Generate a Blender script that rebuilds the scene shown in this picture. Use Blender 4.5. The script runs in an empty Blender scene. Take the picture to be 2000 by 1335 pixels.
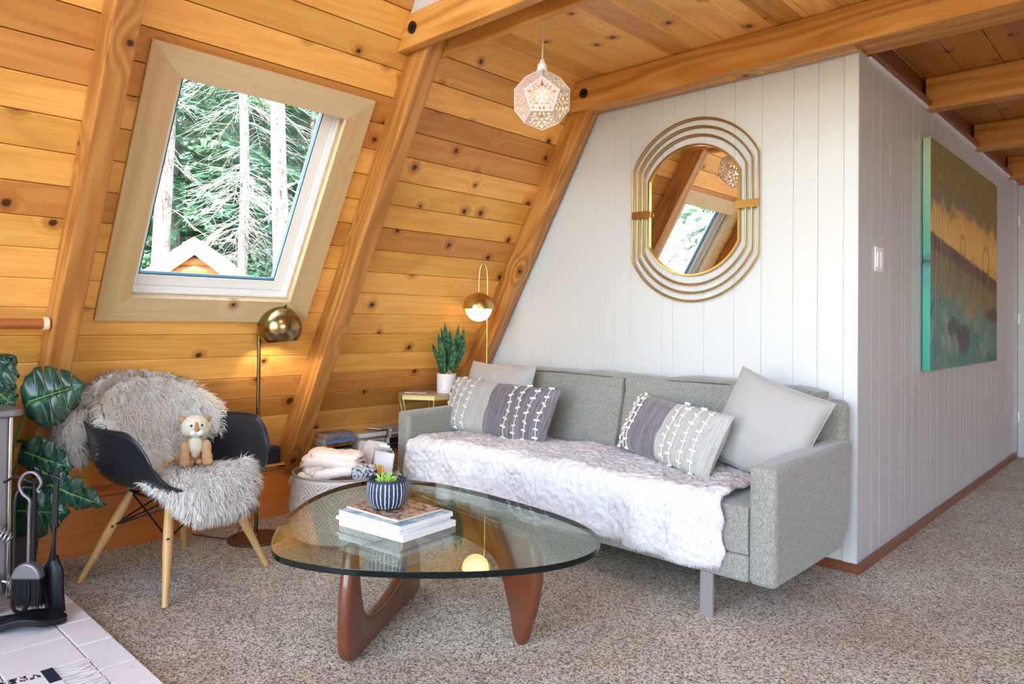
import bpy, bmesh, math, random
import numpy as np
from mathutils import Vector, Matrix, noise as mnoise
R = math.radians
sin, cos, pi = math.sin, math.cos, math.pi
SC = bpy.context.scene
COL = bpy.context.collection
random.seed(7)

# ------------------------------------------------------------------ camera
FPX, CYPX = 1395.73, 609.25
YAW, PIT, ROL = R(43.4328), R(0.7955), R(0.6540)
CAMLOC = Vector((1.09162, -3.43959, 1.12))
_f = Vector((-sin(YAW)*cos(PIT), cos(YAW)*cos(PIT), sin(PIT)))
_r0 = Vector((cos(YAW), sin(YAW), 0)); _u0 = _r0.cross(_f)
_r = _r0*cos(ROL) + _u0*sin(ROL); _u = _r.cross(_f)
cam_d = bpy.data.cameras.new('camera'); cam = bpy.data.objects.new('camera', cam_d); COL.objects.link(cam)
cam.matrix_world = Matrix(((_r.x, _u.x, -_f.x, CAMLOC.x), (_r.y, _u.y, -_f.y, CAMLOC.y), (_r.z, _u.z, -_f.z, CAMLOC.z), (0, 0, 0, 1)))
cam_d.sensor_width = 36.0; cam_d.lens = FPX*36.0/2000.0
cam_d.shift_y = (CYPX-667.5)/2000.0
cam_d.clip_start = 0.02; cam_d.clip_end = 300
SC.camera = cam

# ------------------------------------------------------------------ exposure, world, lights
SC.view_settings.view_transform = 'Standard'; SC.view_settings.look = 'None'
SC.cycles.max_bounces = 10
SC.view_settings.gamma = 1.0; SC.view_settings.use_curve_mapping = False
SC.view_settings.exposure = -0.60
world = bpy.data.worlds.new('sky'); SC.world = world; world.use_nodes = True
_nt = world.node_tree; _bg = _nt.nodes['Background']
_sky = _nt.nodes.new('ShaderNodeTexSky'); _sky.sky_type = 'NISHITA'; _sky.sun_disc = False
_sky.sun_elevation = R(48); _sky.sun_rotation = R(200)
_nt.links.new(_sky.outputs[0], _bg.inputs[0]); _bg.inputs[1].default_value = 2.8

def light(name, kind, loc, energy, color, rot=None, size=None, size_y=None, target=None, radius=None):
    d = bpy.data.lights.new(name, kind); d.energy = energy; d.color = color
    if kind == 'AREA':
        d.shape = 'RECTANGLE'; d.size = size; d.size_y = size_y or size
    if radius is not None and kind in ('POINT', 'SPOT'): d.shadow_soft_size = radius
    if kind == 'SUN': d.angle = radius or 0.02
    o = bpy.data.objects.new(name, d); COL.objects.link(o); o.location = loc
    if target is not None:
        o.rotation_euler = (Vector(target)-Vector(loc)).to_track_quat('-Z', 'Y').to_euler()
    return o
# the sun over the forest; daylight through the glazed gable behind the camera and the side window
light('sun', 'SUN', (6, -3, 12), 23.0, (1.0, 0.95, 0.86), target=(-3, 1.5, 0), radius=0.012)
light('daylight_gable', 'AREA', (0.75, -6.15, 2.9), 22, (0.76, 0.88, 1.0), size=3.0, size_y=2.4, target=(-0.6, -0.6, 0.5))
light('daylight_side', 'AREA', (3.25, -2.9, 1.7), 30, (0.76, 0.88, 1.0), size=2.0, size_y=1.5, target=(-2.0, -1.2, 1.0))
light('overhead_fill', 'AREA', (2.02, -2.95, 3.86), 62, (0.82, 0.91, 1.0), size=1.9, size_y=1.2, target=(-1.4, -1.3, 0.3))  # fill added for more light from above, no roof opening behind it
light('hall_fill', 'AREA', (2.6, 3.4, 1.5), 30, (0.80, 0.88, 1.0), size=1.2, size_y=1.8, target=(0, 2.6, 1.1))  # fill added to brighten the hall and painting, no window there

# ------------------------------------------------------------------ node helpers
def L(c):  # sRGB 0-255 -> linear
    return tuple(((v/255)/12.92 if v/255 <= 0.04045 else ((v/255+0.055)/1.055)**2.4) for v in c)
class N:
    def __init__(s, name):
        s.m = bpy.data.materials.new(name); s.m.use_nodes = True; s.t = s.m.node_tree
        for n in list(s.t.nodes): s.t.nodes.remove(n)
        s.out = s.t.nodes.new('ShaderNodeOutputMaterial')
    def n(s, typ, **k):
        x = s.t.nodes.new('ShaderNode'+typ)
        for a, b in k.items(): setattr(x, a, b)
        return x
    def l(s, a, b): s.t.links.new(a, b)
    def val(s, sock, v):
        if isinstance(v, bpy.types.NodeSocket): s.l(v, sock)
        else:
            if isinstance(v, (tuple, list)) and len(v) == 3 and sock.type == 'RGBA': v = (*v, 1)
            sock.default_value = v
    def math(s, op, a, b=0.0, c=None, clamp=False):
        x = s.n('Math', operation=op); x.use_clamp = clamp; s.val(x.inputs[0], a); s.val(x.inputs[1], b)
        if c is not None: s.val(x.inputs[2], c)
        return x.outputs[0]
    def sep(s, v):
        x = s.n('SeparateXYZ'); s.l(v, x.inputs[0]); return x.outputs
    def comb(s, a, b, c=0.0):
        x = s.n('CombineXYZ'); s.val(x.inputs[0], a); s.val(x.inputs[1], b); s.val(x.inputs[2], c); return x.outputs[0]
    def obj(s): return s.n('TexCoord').outputs['Object']
    def noise(s, v, scale, detail=3, rough=0.5, dist=0.0, col=False):
        x = s.n('TexNoise'); s.l(v, x.inputs['Vector']); x.inputs['Scale'].default_value = scale
        x.inputs['Detail'].default_value = detail; x.inputs['Roughness'].default_value = rough; x.inputs['Distortion'].default_value = dist
        return x.outputs[1 if col else 0]
    def vor(s, v, scale, out='Distance', rnd=1.0, feature='F1', dims='3D'):
        x = s.n('TexVoronoi', feature=feature); x.voronoi_dimensions = dims; s.l(v, x.inputs['Vector']); x.inputs['Scale'].default_value = scale
        x.inputs['Randomness'].default_value = rnd; return x.outputs[out]
    def white(s, v, out='Value'):
        x = s.n('TexWhiteNoise'); x.noise_dimensions = '3D'; s.l(v, x.inputs['Vector']); return x.outputs[out]
    def ramp(s, f, stops, interp='LINEAR'):
        x = s.n('ValToRGB'); s.val(x.inputs[0], f); e = x.color_ramp.elements; x.color_ramp.interpolation = interp
        while len(e) < len(stops): e.new(0.5)
        for i, (p, c) in enumerate(stops):
            e[i].position = p; e[i].color = (*c, 1) if len(c) == 3 else c
        return x.outputs[0]
    def mix(s, f, a, b, mode='MIX'):
        x = s.n('Mix', data_type='RGBA', blend_type=mode); s.val(x.inputs[0], f); s.val(x.inputs[6], a); s.val(x.inputs[7], b); return x.outputs[2]
    def mrange(s, f, a, b, c=0.0, d=1.0, smooth=False):
        x = s.n('MapRange'); x.interpolation_type = 'SMOOTHSTEP' if smooth else 'LINEAR'
        s.val(x.inputs[0], f)
        for i, v in enumerate((a, b, c, d)): s.val(x.inputs[i+1], v)
        return x.outputs[0]
    def bump(s, h, strength=0.3, dist=0.01):
        x = s.n('Bump'); s.l(h, x.inputs['Height']); x.inputs['Strength'].default_value = strength; x.inputs['Distance'].default_value = dist
        return x.outputs[0]
    def bsdf(s, col=(0.8, 0.8, 0.8), rough=0.5, metal=0.0, spec=0.5, normal=None, emis=None, emis_s=0.0, sheen=0.0, coat=0.0, alpha=None, trans=0.0, sss=0.0):
        p = s.n('BsdfPrincipled'); s.val(p.inputs['Base Color'], col); s.val(p.inputs['Roughness'], rough)
        s.val(p.inputs['Metallic'], metal); s.val(p.inputs['Specular IOR Level'], spec)
        if normal is not None: s.l(normal, p.inputs['Normal'])
        if emis is not None: s.val(p.inputs['Emission Color'], emis); s.val(p.inputs['Emission Strength'], emis_s)
        if sheen: p.inputs['Sheen Weight'].default_value = sheen
        if coat: p.inputs['Coat Weight'].default_value = coat; p.inputs['Coat Roughness'].default_value = 0.15
        if trans: p.inputs['Transmission Weight'].default_value = trans
        if alpha is not None: s.val(p.inputs['Alpha'], alpha)
        s.l(p.outputs[0], s.out.inputs[0]); return p

def plain(name, rgb, rough=0.5, metal=0.0, spec=0.5, var=0.06, vs=18, bump=0.0, bs=150, sheen=0.0, coat=0.0):
    m = N(name); c = L(rgb); o = m.obj()
    nz = m.noise(o, vs, 4, 0.6)
    col = m.mix(nz, tuple(x*(1-var) for x in c), tuple(min(1, x*(1+var)) for x in c))
    nor = m.bump(m.noise(o, bs, 3), bump, 0.002) if bump else None
    m.bsdf(col, rough, metal, spec, nor, sheen=sheen, coat=coat); return m.m

def wood(name, c_light, c_mid, c_dark, along='X', plank=None, cross='Y', knots=0.5, knot_scale=2.4, rough=0.42, ring=55.0, bright=0.16, grain=0.26, seed=0.0, reddish=None, coat=0.15, fine=1.0):
    """grain along one local axis; plank = board width across the other"""
    m = N(name); X = m.sep(m.obj()); ax = {'X': 0, 'Y': 1, 'Z': 2}
    a = X[ax[along]]; c = X[ax[cross]]; t = X[3-ax[along]-ax[cross]]
    if plank:
        q = m.math('DIVIDE', c, plank); idx = m.math('FLOOR', q); lc = m.math('MULTIPLY', m.math('FRACT', q), plank)
    else:
        idx = m.math('ADD', 0.0, 0.0); lc = c
    off = m.comb(idx, seed, 3.3)
    r1 = m.white(off); r2 = m.white(m.comb(idx, seed+5.1, 9.7)); r3 = m.white(m.comb(idx, seed+2.7, 1.3))
    a2 = m.math('ADD', a, m.math('MULTIPLY', r1, 23.0))
    lc2 = m.math('ADD', lc, m.math('MULTIPLY', t, 0.9))
    idz = m.math('MULTIPLY', idx, 7.31)
    kd = m.vor(m.comb(m.math('MULTIPLY', a2, knot_scale), m.math('ADD', m.math('MULTIPLY', m.math('ADD', lc2, 0.03), knot_scale), m.math('MULTIPLY', idx, 5.0)), 0.0), 1.0, rnd=0.9, dims='2D')
    # contour-like rings, pushed aside by knots
    field = m.noise(m.comb(m.math('MULTIPLY', a2, 0.55), m.math('MULTIPLY', lc2, 6.0), m.math('ADD', idz, m.math('MULTIPLY', t, 4.0))), 1.0, 2, 0.45)
    kpush = m.math('MULTIPLY', m.mrange(kd, 0.0, 0.22, 1.0, 0.0, True), 0.22 if knots else 0.0)
    fld = m.math('ADD', m.math('ADD', field, kpush), m.math('MULTIPLY', lc2, 1.2))
    ringv = m.math('SINE', m.math('MULTIPLY', fld, ring))
    ringv = m.mrange(ringv, -1, 1, 0, 1)
    fn = m.noise(m.comb(m.math('MULTIPLY', a2, 3.0), m.math('MULTIPLY', lc2, 170.0*fine), m.math('MULTIPLY', t, 120.0)), 1.0, 3, 0.6)
    big = m.noise(m.comb(m.math('MULTIPLY', a2, 1.6), m.math('MULTIPLY', lc2, 4.0), idz), 1.0, 3, 0.6)
    amp = m.math('MULTIPLY', m.mrange(r2, 0.15, 0.9, 0.35, 1.0), grain)
    g = m.math('ADD', m.math('MULTIPLY', m.math('SUBTRACT', ringv, 0.5), amp), m.math('ADD', m.math('MULTIPLY', fn, 0.55), 0.23))
    col = m.ramp(g, [(0.10, c_dark), (0.50, c_mid), (0.82, c_light)])
    col = m.mix(m.mrange(big, 0.35, 0.7, 0.0, 0.55), col, c_mid)
    if reddish is not None:
        col = m.mix(m.math('MULTIPLY', m.mrange(r2, 0.72, 0.80), 0.62), col, m.mix(g, tuple(x*0.7 for x in reddish), reddish))
        col = m.mix(m.math('MULTIPLY', m.mrange(big, 0.52, 0.68), 0.42), col, reddish)
    br = m.math('ADD', 1.0-bright, m.math('MULTIPLY', r3, 2*bright))
    col = m.mix(1.0, col, m.comb(br, br, m.math('MULTIPLY', br, br)), 'MULTIPLY')
    if knots:
        ksz = 0.020*knot_scale
        kn = m.math('ADD', kd, m.math('MULTIPLY', m.noise(m.comb(a, c, t), 60, 2), 0.012*knot_scale))
        ksz = m.math('MULTIPLY', m.math('ADD', 0.55, m.math('MULTIPLY', m.noise(m.comb(m.math('MULTIPLY', a2, knot_scale*0.8), idz, seed+4), 1.0, 0), 1.0)), ksz)
        halo = m.mrange(kn, m.math('MULTIPLY', ksz, 0.9), m.math('MULTIPLY', ksz, 2.8), 0.6, 0.0, True)
        core = m.mrange(kn, m.math('MULTIPLY', ksz, 0.75), m.math('MULTIPLY', ksz, 1.1), 0.95, 0.0, True)
        pick = m.mrange(m.noise(m.comb(m.math('MULTIPLY', a2, knot_scale*0.7), idz, seed), 1.0, 0), 0.62-0.35*knots, 0.66-0.35*knots)
        col = m.mix(m.math('MULTIPLY', halo, pick), col, L((150, 78, 26)))
        col = m.mix(m.math('MULTIPLY', core, pick), col, L((52, 26, 14)))
    nor = m.bump(g, 0.12, 0.002)
    m.bsdf(col, m.math('ADD', rough-0.08, m.math('MULTIPLY', big, 0.16)), 0, 0.45, nor, coat=coat)
    return m.m

M = {}
M['pine'] = wood('honey_pine_boards', L((252, 206, 122)), L((238, 176, 86)), L((196, 126, 48)), 'X', 0.1335, 'Y', knots=1.0, knot_scale=2.8, ring=42, reddish=L((190, 116, 58)), bright=0.14)
M['pine_ceiling'] = wood('pine_ceiling_boards', L((255, 216, 142)), L((246, 188, 104)), L((204, 136, 58)), 'Y', 0.14, 'X', knots=1.0, reddish=L((190, 124, 66)), bright=0.13, seed=4)
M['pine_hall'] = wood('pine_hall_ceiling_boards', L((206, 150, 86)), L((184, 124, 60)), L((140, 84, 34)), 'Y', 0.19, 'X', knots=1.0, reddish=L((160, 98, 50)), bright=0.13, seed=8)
M['pine_knee'] = wood('pine_knee_boards', L((222, 150, 84)), L((204, 124, 58)), L((164, 90, 38)), 'Y', None, 'Z', knots=0.55, bright=0.05, seed=2)
M['fir'] = wood('fir_timber', L((230, 176, 100)), L((206, 144, 68)), L((154, 96, 38)), 'X', None, 'Z', knots=0.5, knot_scale=1.6, ring=46, grain=0.55, bright=0.0, seed=3, fine=0.7)
M['fir_y'] = wood('fir_timber_rafter', L((206, 150, 84)), L((182, 122, 58)), L((134, 80, 32)), 'Y', None, 'X', knots=0.5, knot_scale=1.6, ring=40, grain=0.5, bright=0.0, seed=6, fine=0.7)
M['trim'] = wood('stained_trim', L((186, 116, 48)), L((160, 92, 32)), L((120, 62, 20)), 'X', None, 'Y', knots=0, ring=45, bright=0.0)
M['base'] = wood('baseboard_wood', L((150, 88, 56)), L((126, 70, 42)), L((92, 46, 26)), 'X', None, 'Z', knots=0, ring=30, bright=0.0)
M['base_y'] = wood('baseboard_wood_hall', L((150, 88, 56)), L((126, 70, 42)), L((92, 46, 26)), 'Y', None, 'Z', knots=0, ring=30, bright=0.0)
M['casing'] = wood('raw_pine_casing', L((222, 200, 162)), L((208, 182, 140)), L((184, 154, 112)), 'X', None, 'Y', knots=0.4, knot_scale=2.0, ring=26, bright=0.0, seed=11, coat=0, rough=0.6)
M['casing_y'] = wood('raw_pine_casing_upright', L((216, 190, 146)), L((202, 172, 124)), L((176, 142, 96)), 'Y', None, 'X', knots=0.4, knot_scale=2.0, ring=26, bright=0.0, seed=13, coat=0, rough=0.6)
M['walnut'] = wood('walnut_table_base', L((134, 78, 50)), L((112, 60, 36)), L((84, 42, 24)), 'X', None, 'Y', knots=0, ring=24, bright=0.0, rough=0.30, coat=0.4)
M['maple'] = wood('maple_legs', L((226, 188, 128)), L((212, 168, 104)), L((184, 138, 78)), 'Z', None, 'X', knots=0, ring=24, bright=0.0, coat=0.2)
M['dowel'] = wood('dowel_wood', L((186, 118, 66)), L((168, 98, 50)), L((132, 72, 34)), 'Y', None, 'X', knots=0, ring=24, bright=0.0)
M['white'] = plain('white_painted_panelling', (207, 209, 207), 0.42, var=0.012, vs=2.5)
M['white_gloss'] = plain('white_vinyl', (242, 244, 246), 0.3, var=0.01)
M['white_satin'] = plain('white_satin_panelling', (194, 195, 198), 0.30, var=0.02, vs=2.5)
M['brass'] = plain('brushed_brass', (200, 168, 104), 0.27, 1.0, var=0.05)
M['gold'] = plain('gold_metal', (186, 150, 84), 0.30, 1.0, var=0.05)
M['antique'] = plain('antique_brass', (150, 132, 92), 0.22, 1.0, var=0.14, vs=10)
M['antique_rod'] = plain('antique_brass_rod', (120, 100, 70), 0.28, 1.0, var=0.1)
M['bronze'] = plain('bronze_lamp_foot', (112, 82, 64), 0.4, 0.7, var=0.1)
M['tablebrass'] = plain('pale_brass_paint', (206, 190, 124), 0.4, 0.4, var=0.05)
M['chrome'] = plain('satin_steel', (186, 186, 186), 0.35, 0.7, var=0.04)
M['blacksteel'] = plain('black_wire', (24, 22, 24), 0.4, 0.3, var=0.1)
M['iron'] = plain('wrought_iron', (34, 34, 38), 0.38, 0.5, var=0.2, vs=30, bump=0.15)
M['greysteel'] = plain('grey_hammered_steel', (128, 126, 128), 0.42, 0.7, var=0.12, vs=40, bump=0.2)
M['stove'] = plain('stove_enamel', (124, 118, 120), 0.4, 0.2, var=0.05)
M['stove_dark'] = plain('stove_dark_iron', (64, 62, 66), 0.5, 0.4, var=0.1)
M['shell'] = plain('black_plastic_shell', (30, 31, 36), 0.34, 0, 0.55, var=0.05)
M['navybox'] = plain('navy_plastic', (26, 38, 58), 0.4, 0, 0.5, var=0.05)
M['cord'] = plain('white_cord', (225, 220, 210), 0.5, var=0.02)
M['blackcord'] = plain('black_cord', (20, 18, 18), 0.5, var=0.02)
M['paper'] = plain('page_paper', (236, 233, 226), 0.8, var=0.05, vs=200)
M['creampaper'] = plain('cream_page_paper', (222, 208, 178), 0.8, var=0.08, vs=200)
M['rubber'] = plain('dark_rubber', (40, 36, 34), 0.7, var=0.05)
# ------------------------------------------------------------------ mesh helpers
ORG = {}
class MB:
    def __init__(s): s.v = []; s.f = []; s.mi = []
    def add(s, vs, fs, mi=0):
        b = len(s.v); s.v += [tuple(v) for v in vs]; s.f += [tuple(b+i for i in f) for f in fs]; s.mi += [mi]*len(fs); return s
    def box(s, x0, x1, y0, y1, z0, z1, mi=0):
        v = [(x0, y0, z0), (x1, y0, z0), (x1, y1, z0), (x0, y1, z0), (x0, y0, z1), (x1, y0, z1), (x1, y1, z1), (x0, y1, z1)]
        return s.add(v, [(0, 3, 2, 1), (4, 5, 6, 7), (0, 1, 5, 4), (1, 2, 6, 5), (2, 3, 7, 6), (3, 0, 4, 7)], mi)
    def tube(s, path, r, n=10, closed=False, mi=0, cap=True, flat=1.0):
        P = [Vector(p) for p in path]; m = len(P); rs = r if isinstance(r, (list, tuple)) else [r]*m
        T = []
        for i in range(m):
            a = P[(i-1) % m] if (closed or i > 0) else P[i]; b = P[(i+1) % m] if (closed or i < m-1) else P[i]
            t = (b-a); T.append(t.normalized() if t.length > 1e-9 else Vector((0, 0, 1)))
        ref = Vector((0, 0, 1)) if abs(T[0].z) < 0.9 else Vector((1, 0, 0))
        nrm = (ref - T[0]*ref.dot(T[0])).normalized(); V = []
        for i in range(m):
            nrm = (nrm - T[i]*nrm.dot(T[i]));
            if nrm.length < 1e-6: nrm = T[i].orthogonal()
            nrm.normalize(); bn = T[i].cross(nrm)
            for k in range(n):
                an = 2*pi*k/n; V.append(P[i]+nrm*(cos(an)*rs[i])+bn*(sin(an)*rs[i]*flat))
        F = []
        for i in range(m if closed else m-1):
            for k in range(n):
                F.append((i*n+k, i*n+(k+1) % n, ((i+1) % m)*n+(k+1) % n, ((i+1) % m)*n+k))
        if cap and not closed:
            F.append(tuple(reversed(range(n)))); F.append(tuple((m-1)*n+k for k in range(n)))
        return s.add(V, F, mi)
    def lathe(s, prof, c=(0, 0, 0), n=32, mi=0, axis=None, capb=True, capt=True):
        c = Vector(c); V = []; F = []; m = len(prof)
        if axis is None: ex, ey, ez = Vector((1, 0, 0)), Vector((0, 1, 0)), Vector((0, 0, 1))
        else:
            ez = Vector(axis).normalized(); ex = ez.orthogonal().normalized(); ey = ez.cross(ex)
        for (r, z) in prof:
            for k in range(n):
                a = 2*pi*k/n; V.append(c+ex*(r*cos(a))+ey*(r*sin(a))+ez*z)
        for i in range(m-1):
            for k in range(n): F.append((i*n+k, i*n+(k+1) % n, (i+1)*n+(k+1) % n, (i+1)*n+k))
        if capb and prof[0][0] > 1e-6: F.append(tuple(reversed(range(n))))
        if capt and prof[-1][0] > 1e-6: F.append(tuple((m-1)*n+k for k in range(n)))
        return s.add(V, F, mi)
    def prism(s, poly, lo, hi, mi=0):
        """poly list of 2D points; lo / hi functions mapping 2D to 3D"""
        n = len(poly); V = [lo(*p) for p in poly]+[hi(*p) for p in poly]
        F = [tuple(reversed(range(n))), tuple(range(n, 2*n))]+[(i, (i+1) % n, n+(i+1) % n, n+i) for i in range(n)]
        return s.add(V, F, mi)
    def grid(s, fn, nu, nv, cu=False, cv=False, mi=0, flip=False):
        V = [fn(i/(nu if cu else nu-1), j/(nv if cv else nv-1)) for i in range(nu) for j in range(nv)]; F = []
        for i in range(nu if cu else nu-1):
            for j in range(nv if cv else nv-1):
                f = (i*nv+j, ((i+1) % nu)*nv+j, ((i+1) % nu)*nv+(j+1) % nv, i*nv+(j+1) % nv)
                F.append(tuple(reversed(f)) if flip else f)
        return s.add(V, F, mi)
    def ball(s, c, r, n=16, sc=(1, 1, 1), mi=0, mat=None):
        prof = [(sin(pi*i/n), -cos(pi*i/n)) for i in range(n+1)]; V = []; F = []; k2 = n*2
        for (rr, z) in prof:
            for k in range(k2):
                a = 2*pi*k/k2; p = Vector((rr*cos(a)*r*sc[0], rr*sin(a)*r*sc[1], z*r*sc[2]))
                if mat is not None: p = mat @ p
                V.append(Vector(c)+p)
        for i in range(n):
            for k in range(k2): F.append((i*k2+k, i*k2+(k+1) % k2, (i+1)*k2+(k+1) % k2, (i+1)*k2+k))
        return s.add(V, F, mi)
    def build(s, name, mat, parent=None, smooth=True, bevel=0.0, seg=2, sub=0, matrix=None, remesh=0.0, weld=False, solid=0.0):
        me = bpy.data.meshes.new(name); o = bpy.data.objects.new(name, me); COL.objects.link(o)
        vs = s.v
        if parent is not None:
            o.parent = parent
            if matrix is None:
                og = ORG.get(parent.name, Vector((0, 0, 0))); vs = [(v[0]-og.x, v[1]-og.y, v[2]-og.z) for v in vs]; ORG[o.name] = og
        elif matrix is None and vs:
            A = np.array(vs); og = Vector(((A[:, 0].min()+A[:, 0].max())/2, (A[:, 1].min()+A[:, 1].max())/2, A[:, 2].min()))
            vs = [(v[0]-og.x, v[1]-og.y, v[2]-og.z) for v in vs]; o.location = og; ORG[o.name] = og
        if matrix is not None:
            o.matrix_world = matrix if parent is None else matrix
            if parent is not None:
                og = ORG.get(parent.name, Vector((0, 0, 0))); o.matrix_local = Matrix.Translation(-og) @ matrix
        me.from_pydata(vs, [], s.f); me.update()
        bm = bmesh.new(); bm.from_mesh(me)
        if weld: bmesh.ops.remove_doubles(bm, verts=bm.verts, dist=1e-5)
        bmesh.ops.recalc_face_normals(bm, faces=bm.faces); bm.to_mesh(me); bm.free()
        mats = mat if isinstance(mat, (list, tuple)) else [mat]
        for q in mats: me.materials.append(q)
        if len(mats) > 1 and not weld:
            me.polygons.foreach_set('material_index', s.mi)
        if smooth:
            for p in me.polygons: p.use_smooth = True
            try: me.set_sharp_from_angle(angle=R(38))
            except Exception: pass
        if remesh:
            q = o.modifiers.new('remesh', 'REMESH'); q.mode = 'VOXEL'; q.voxel_size = remesh; q.use_smooth_shade = True
            q = o.modifiers.new('smooth', 'SMOOTH'); q.iterations = 6; q.factor = 0.6
        if solid:
            q = o.modifiers.new('solid', 'SOLIDIFY'); q.thickness = solid; q.offset = 0
        if bevel:
            q = o.modifiers.new('bevel', 'BEVEL'); q.width = bevel; q.segments = seg; q.limit_method = 'ANGLE'; q.angle_limit = R(35); q.harden_normals = False
        if sub:
            q = o.modifiers.new('subsurf', 'SUBSURF'); q.levels = sub; q.render_levels = sub
        return o
def build_np(name, V, F, mats, parent=None, mi=None, smooth=False, normals=None):
    """fast mesh from arrays; F list of arrays of equal-length faces"""
    me = bpy.data.meshes.new(name); og = ORG.get(parent.name, Vector((0, 0, 0))) if parent else Vector((0, 0, 0))
    V = np.asarray(V, dtype=np.float32) - np.array(og, dtype=np.float32)
    me.vertices.add(len(V)); me.vertices.foreach_set('co', V.ravel())
    loops = np.concatenate([f.ravel() for f in F]); tot = np.concatenate([np.full(len(f), f.shape[1]) for f in F])
    st = np.concatenate([[0], np.cumsum(tot)[:-1]])
    me.loops.add(len(loops)); me.loops.foreach_set('vertex_index', loops.astype(np.int32))
    me.polygons.add(len(tot)); me.polygons.foreach_set('loop_start', st.astype(np.int32)); me.polygons.foreach_set('loop_total', tot.astype(np.int32))
    for q in mats: me.materials.append(q)
    if mi is not None: me.polygons.foreach_set('material_index', mi)
    me.update(calc_edges=True)
    if smooth: me.polygons.foreach_set('use_smooth', np.ones(len(tot), dtype=bool))
    if normals is not None:
        me.polygons.foreach_set('use_smooth', np.ones(len(tot), dtype=bool)); me.normals_split_custom_set_from_vertices(normals)
    o = bpy.data.objects.new(name, me); COL.objects.link(o)
    if parent: o.parent = parent; ORG[o.name] = og
    return o
def tag(o, label=None, cat=None, group=None, kind=None):
    if label: o['label'] = label
    if cat: o['category'] = cat
    if group: o['group'] = group
    if kind: o['kind'] = kind
    return o
def thing(name, label, cat, loc, group=None):
    o = bpy.data.objects.new(name, None); COL.objects.link(o); o.location = loc; o.empty_display_size = 0.1
    ORG[o.name] = Vector(loc); return tag(o, label, cat, group)
def struct(o): o['kind'] = 'structure'; return o
def clone(o, loc=None, parent=None):
    c = o.copy(); COL.objects.link(c)
    if parent is not None: c.parent = parent
    if loc is not None: c.location = loc
    for ch in list(o.children):
        clone(ch, None, c)
    return c
def spline(pts, n, closed=False):
    P = [Vector(p) for p in pts]; m = len(P); out = []
    segs = m if closed else m-1
    for i in range(segs):
        p0 = P[(i-1) % m] if (closed or i > 0) else P[i]*2-P[i+1]
        p1 = P[i]; p2 = P[(i+1) % m]; p3 = P[(i+2) % m] if (closed or i < m-2) else P[i+1]*2-P[i]
        for k in range(n):
            t = k/n; out.append(0.5*((2*p1)+(p2-p0)*t+(2*p0-5*p1+4*p2-p3)*t*t+(3*p1-p0-3*p2+p3)*t**3))
    if not closed: out.append(P[-1])
    return out
def frame(o, x, y):
    x = Vector(x).normalized(); y = Vector(y); y = (y-x*y.dot(x)).normalized(); z = x.cross(y)
    return Matrix(((x.x, y.x, z.x, o[0]), (x.y, y.y, z.y, o[1]), (x.z, y.z, z.z, o[2]), (0, 0, 0, 1)))
# sloped-wall frame: local x = along the boards (world +Y), y = up the slope, z = into the room
C60, S60 = 0.5, 0.8660254
SX0 = -2.575/S60
SL = Matrix(((0, C60, S60, SX0), (1, 0, 0, 0), (0, S60, -C60, 0), (0, 0, 0, 1)))
# ------------------------------------------------------------------ carpet, glass, fabrics
def mat_carpet():
    m = N('speckled_loop_carpet'); o = m.obj()
    d1 = m.noise(o, 9, 3, 0.6)
    w = m.noise(o, 60, 2, 0.5, col=True)
    v = m.n('VectorMath', operation='ADD'); m.l(o, v.inputs[0])
    sc = m.n('VectorMath', operation='SCALE'); m.l(w, sc.inputs[0]); sc.inputs[3].default_value = 0.012; m.l(sc.outputs[0], v.inputs[1])
    c1 = m.vor(v.outputs[0], 185, 'Color'); x1 = m.sep(c1)
    c2 = m.noise(v.outputs[0], 290, 3, 0.7)
    f = m.math('ADD', m.math('MULTIPLY', x1[0], 0.55), m.math('MULTIPLY', c2, 0.45))
    col = m.ramp(f, [(0.20, L((72, 60, 50))), (0.35, L((138, 120, 100))), (0.47, L((192, 179, 160))), (0.62, L((226, 217, 200))), (0.8, L((246, 240, 226)))])
    tone = m.noise(o, 1.6, 3, 0.55)
    col = m.mix(m.mrange(tone, 0.40, 0.66, 0, 0.45), col, m.mix(1.0, col, L((206, 172, 142)), 'MULTIPLY'))
    col = m.mix(1.0, col, m.mix(m.mrange(d1, 0.3, 0.7), (0.84, 0.84, 0.84), (1.0, 1.0, 1.0)), 'MULTIPLY')
    col = m.mix(1.0, col, (1.0, 0.97, 0.91), 'MULTIPLY')
    h = m.math('ADD', m.vor(v.outputs[0], 185), m.math('MULTIPLY', c2, 0.8))
    m.bsdf(col, 0.95, 0, 0.1, m.bump(h, 0.7, 0.008), sheen=0.2); return m.m
M['carpet'] = mat_carpet()
def mat_glass(name, tint, edge=None, ior=1.5, tr=1.0):
    m = N(name); fr = m.n('Fresnel'); bf = m.n('NewGeometry').outputs['Backfacing']; m.l(m.math('ADD', ior, m.math('MULTIPLY', bf, 1.0/ior-ior)), fr.inputs[0])
    t = m.n('BsdfTransparent'); t.inputs[0].default_value = (*tint, 1)
    g = m.n('BsdfGlossy'); g.inputs['Roughness'].default_value = 0.0; g.inputs[0].default_value = (0.95, 1, 0.98, 1)
    x = m.n('MixShader'); m.l(fr.outputs[0], x.inputs[0]); m.l(t.outputs[0], x.inputs[1]); m.l(g.outputs[0], x.inputs[2]); m.l(x.outputs[0], m.out.inputs[0]); return m.m
M['winglass'] = mat_glass('window_glass', (0.96, 0.99, 0.98))
M['tableglass'] = mat_glass('table_glass', (0.80, 0.895, 0.865), ior=1.45)
M['glassedge'] = plain('green_glass_edge', (5, 16, 18), 0.12, 0, 0.35, var=0.02)
M['gasket'] = plain('dark_teal_gasket', (42, 78, 82), 0.4, var=0.02)
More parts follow.
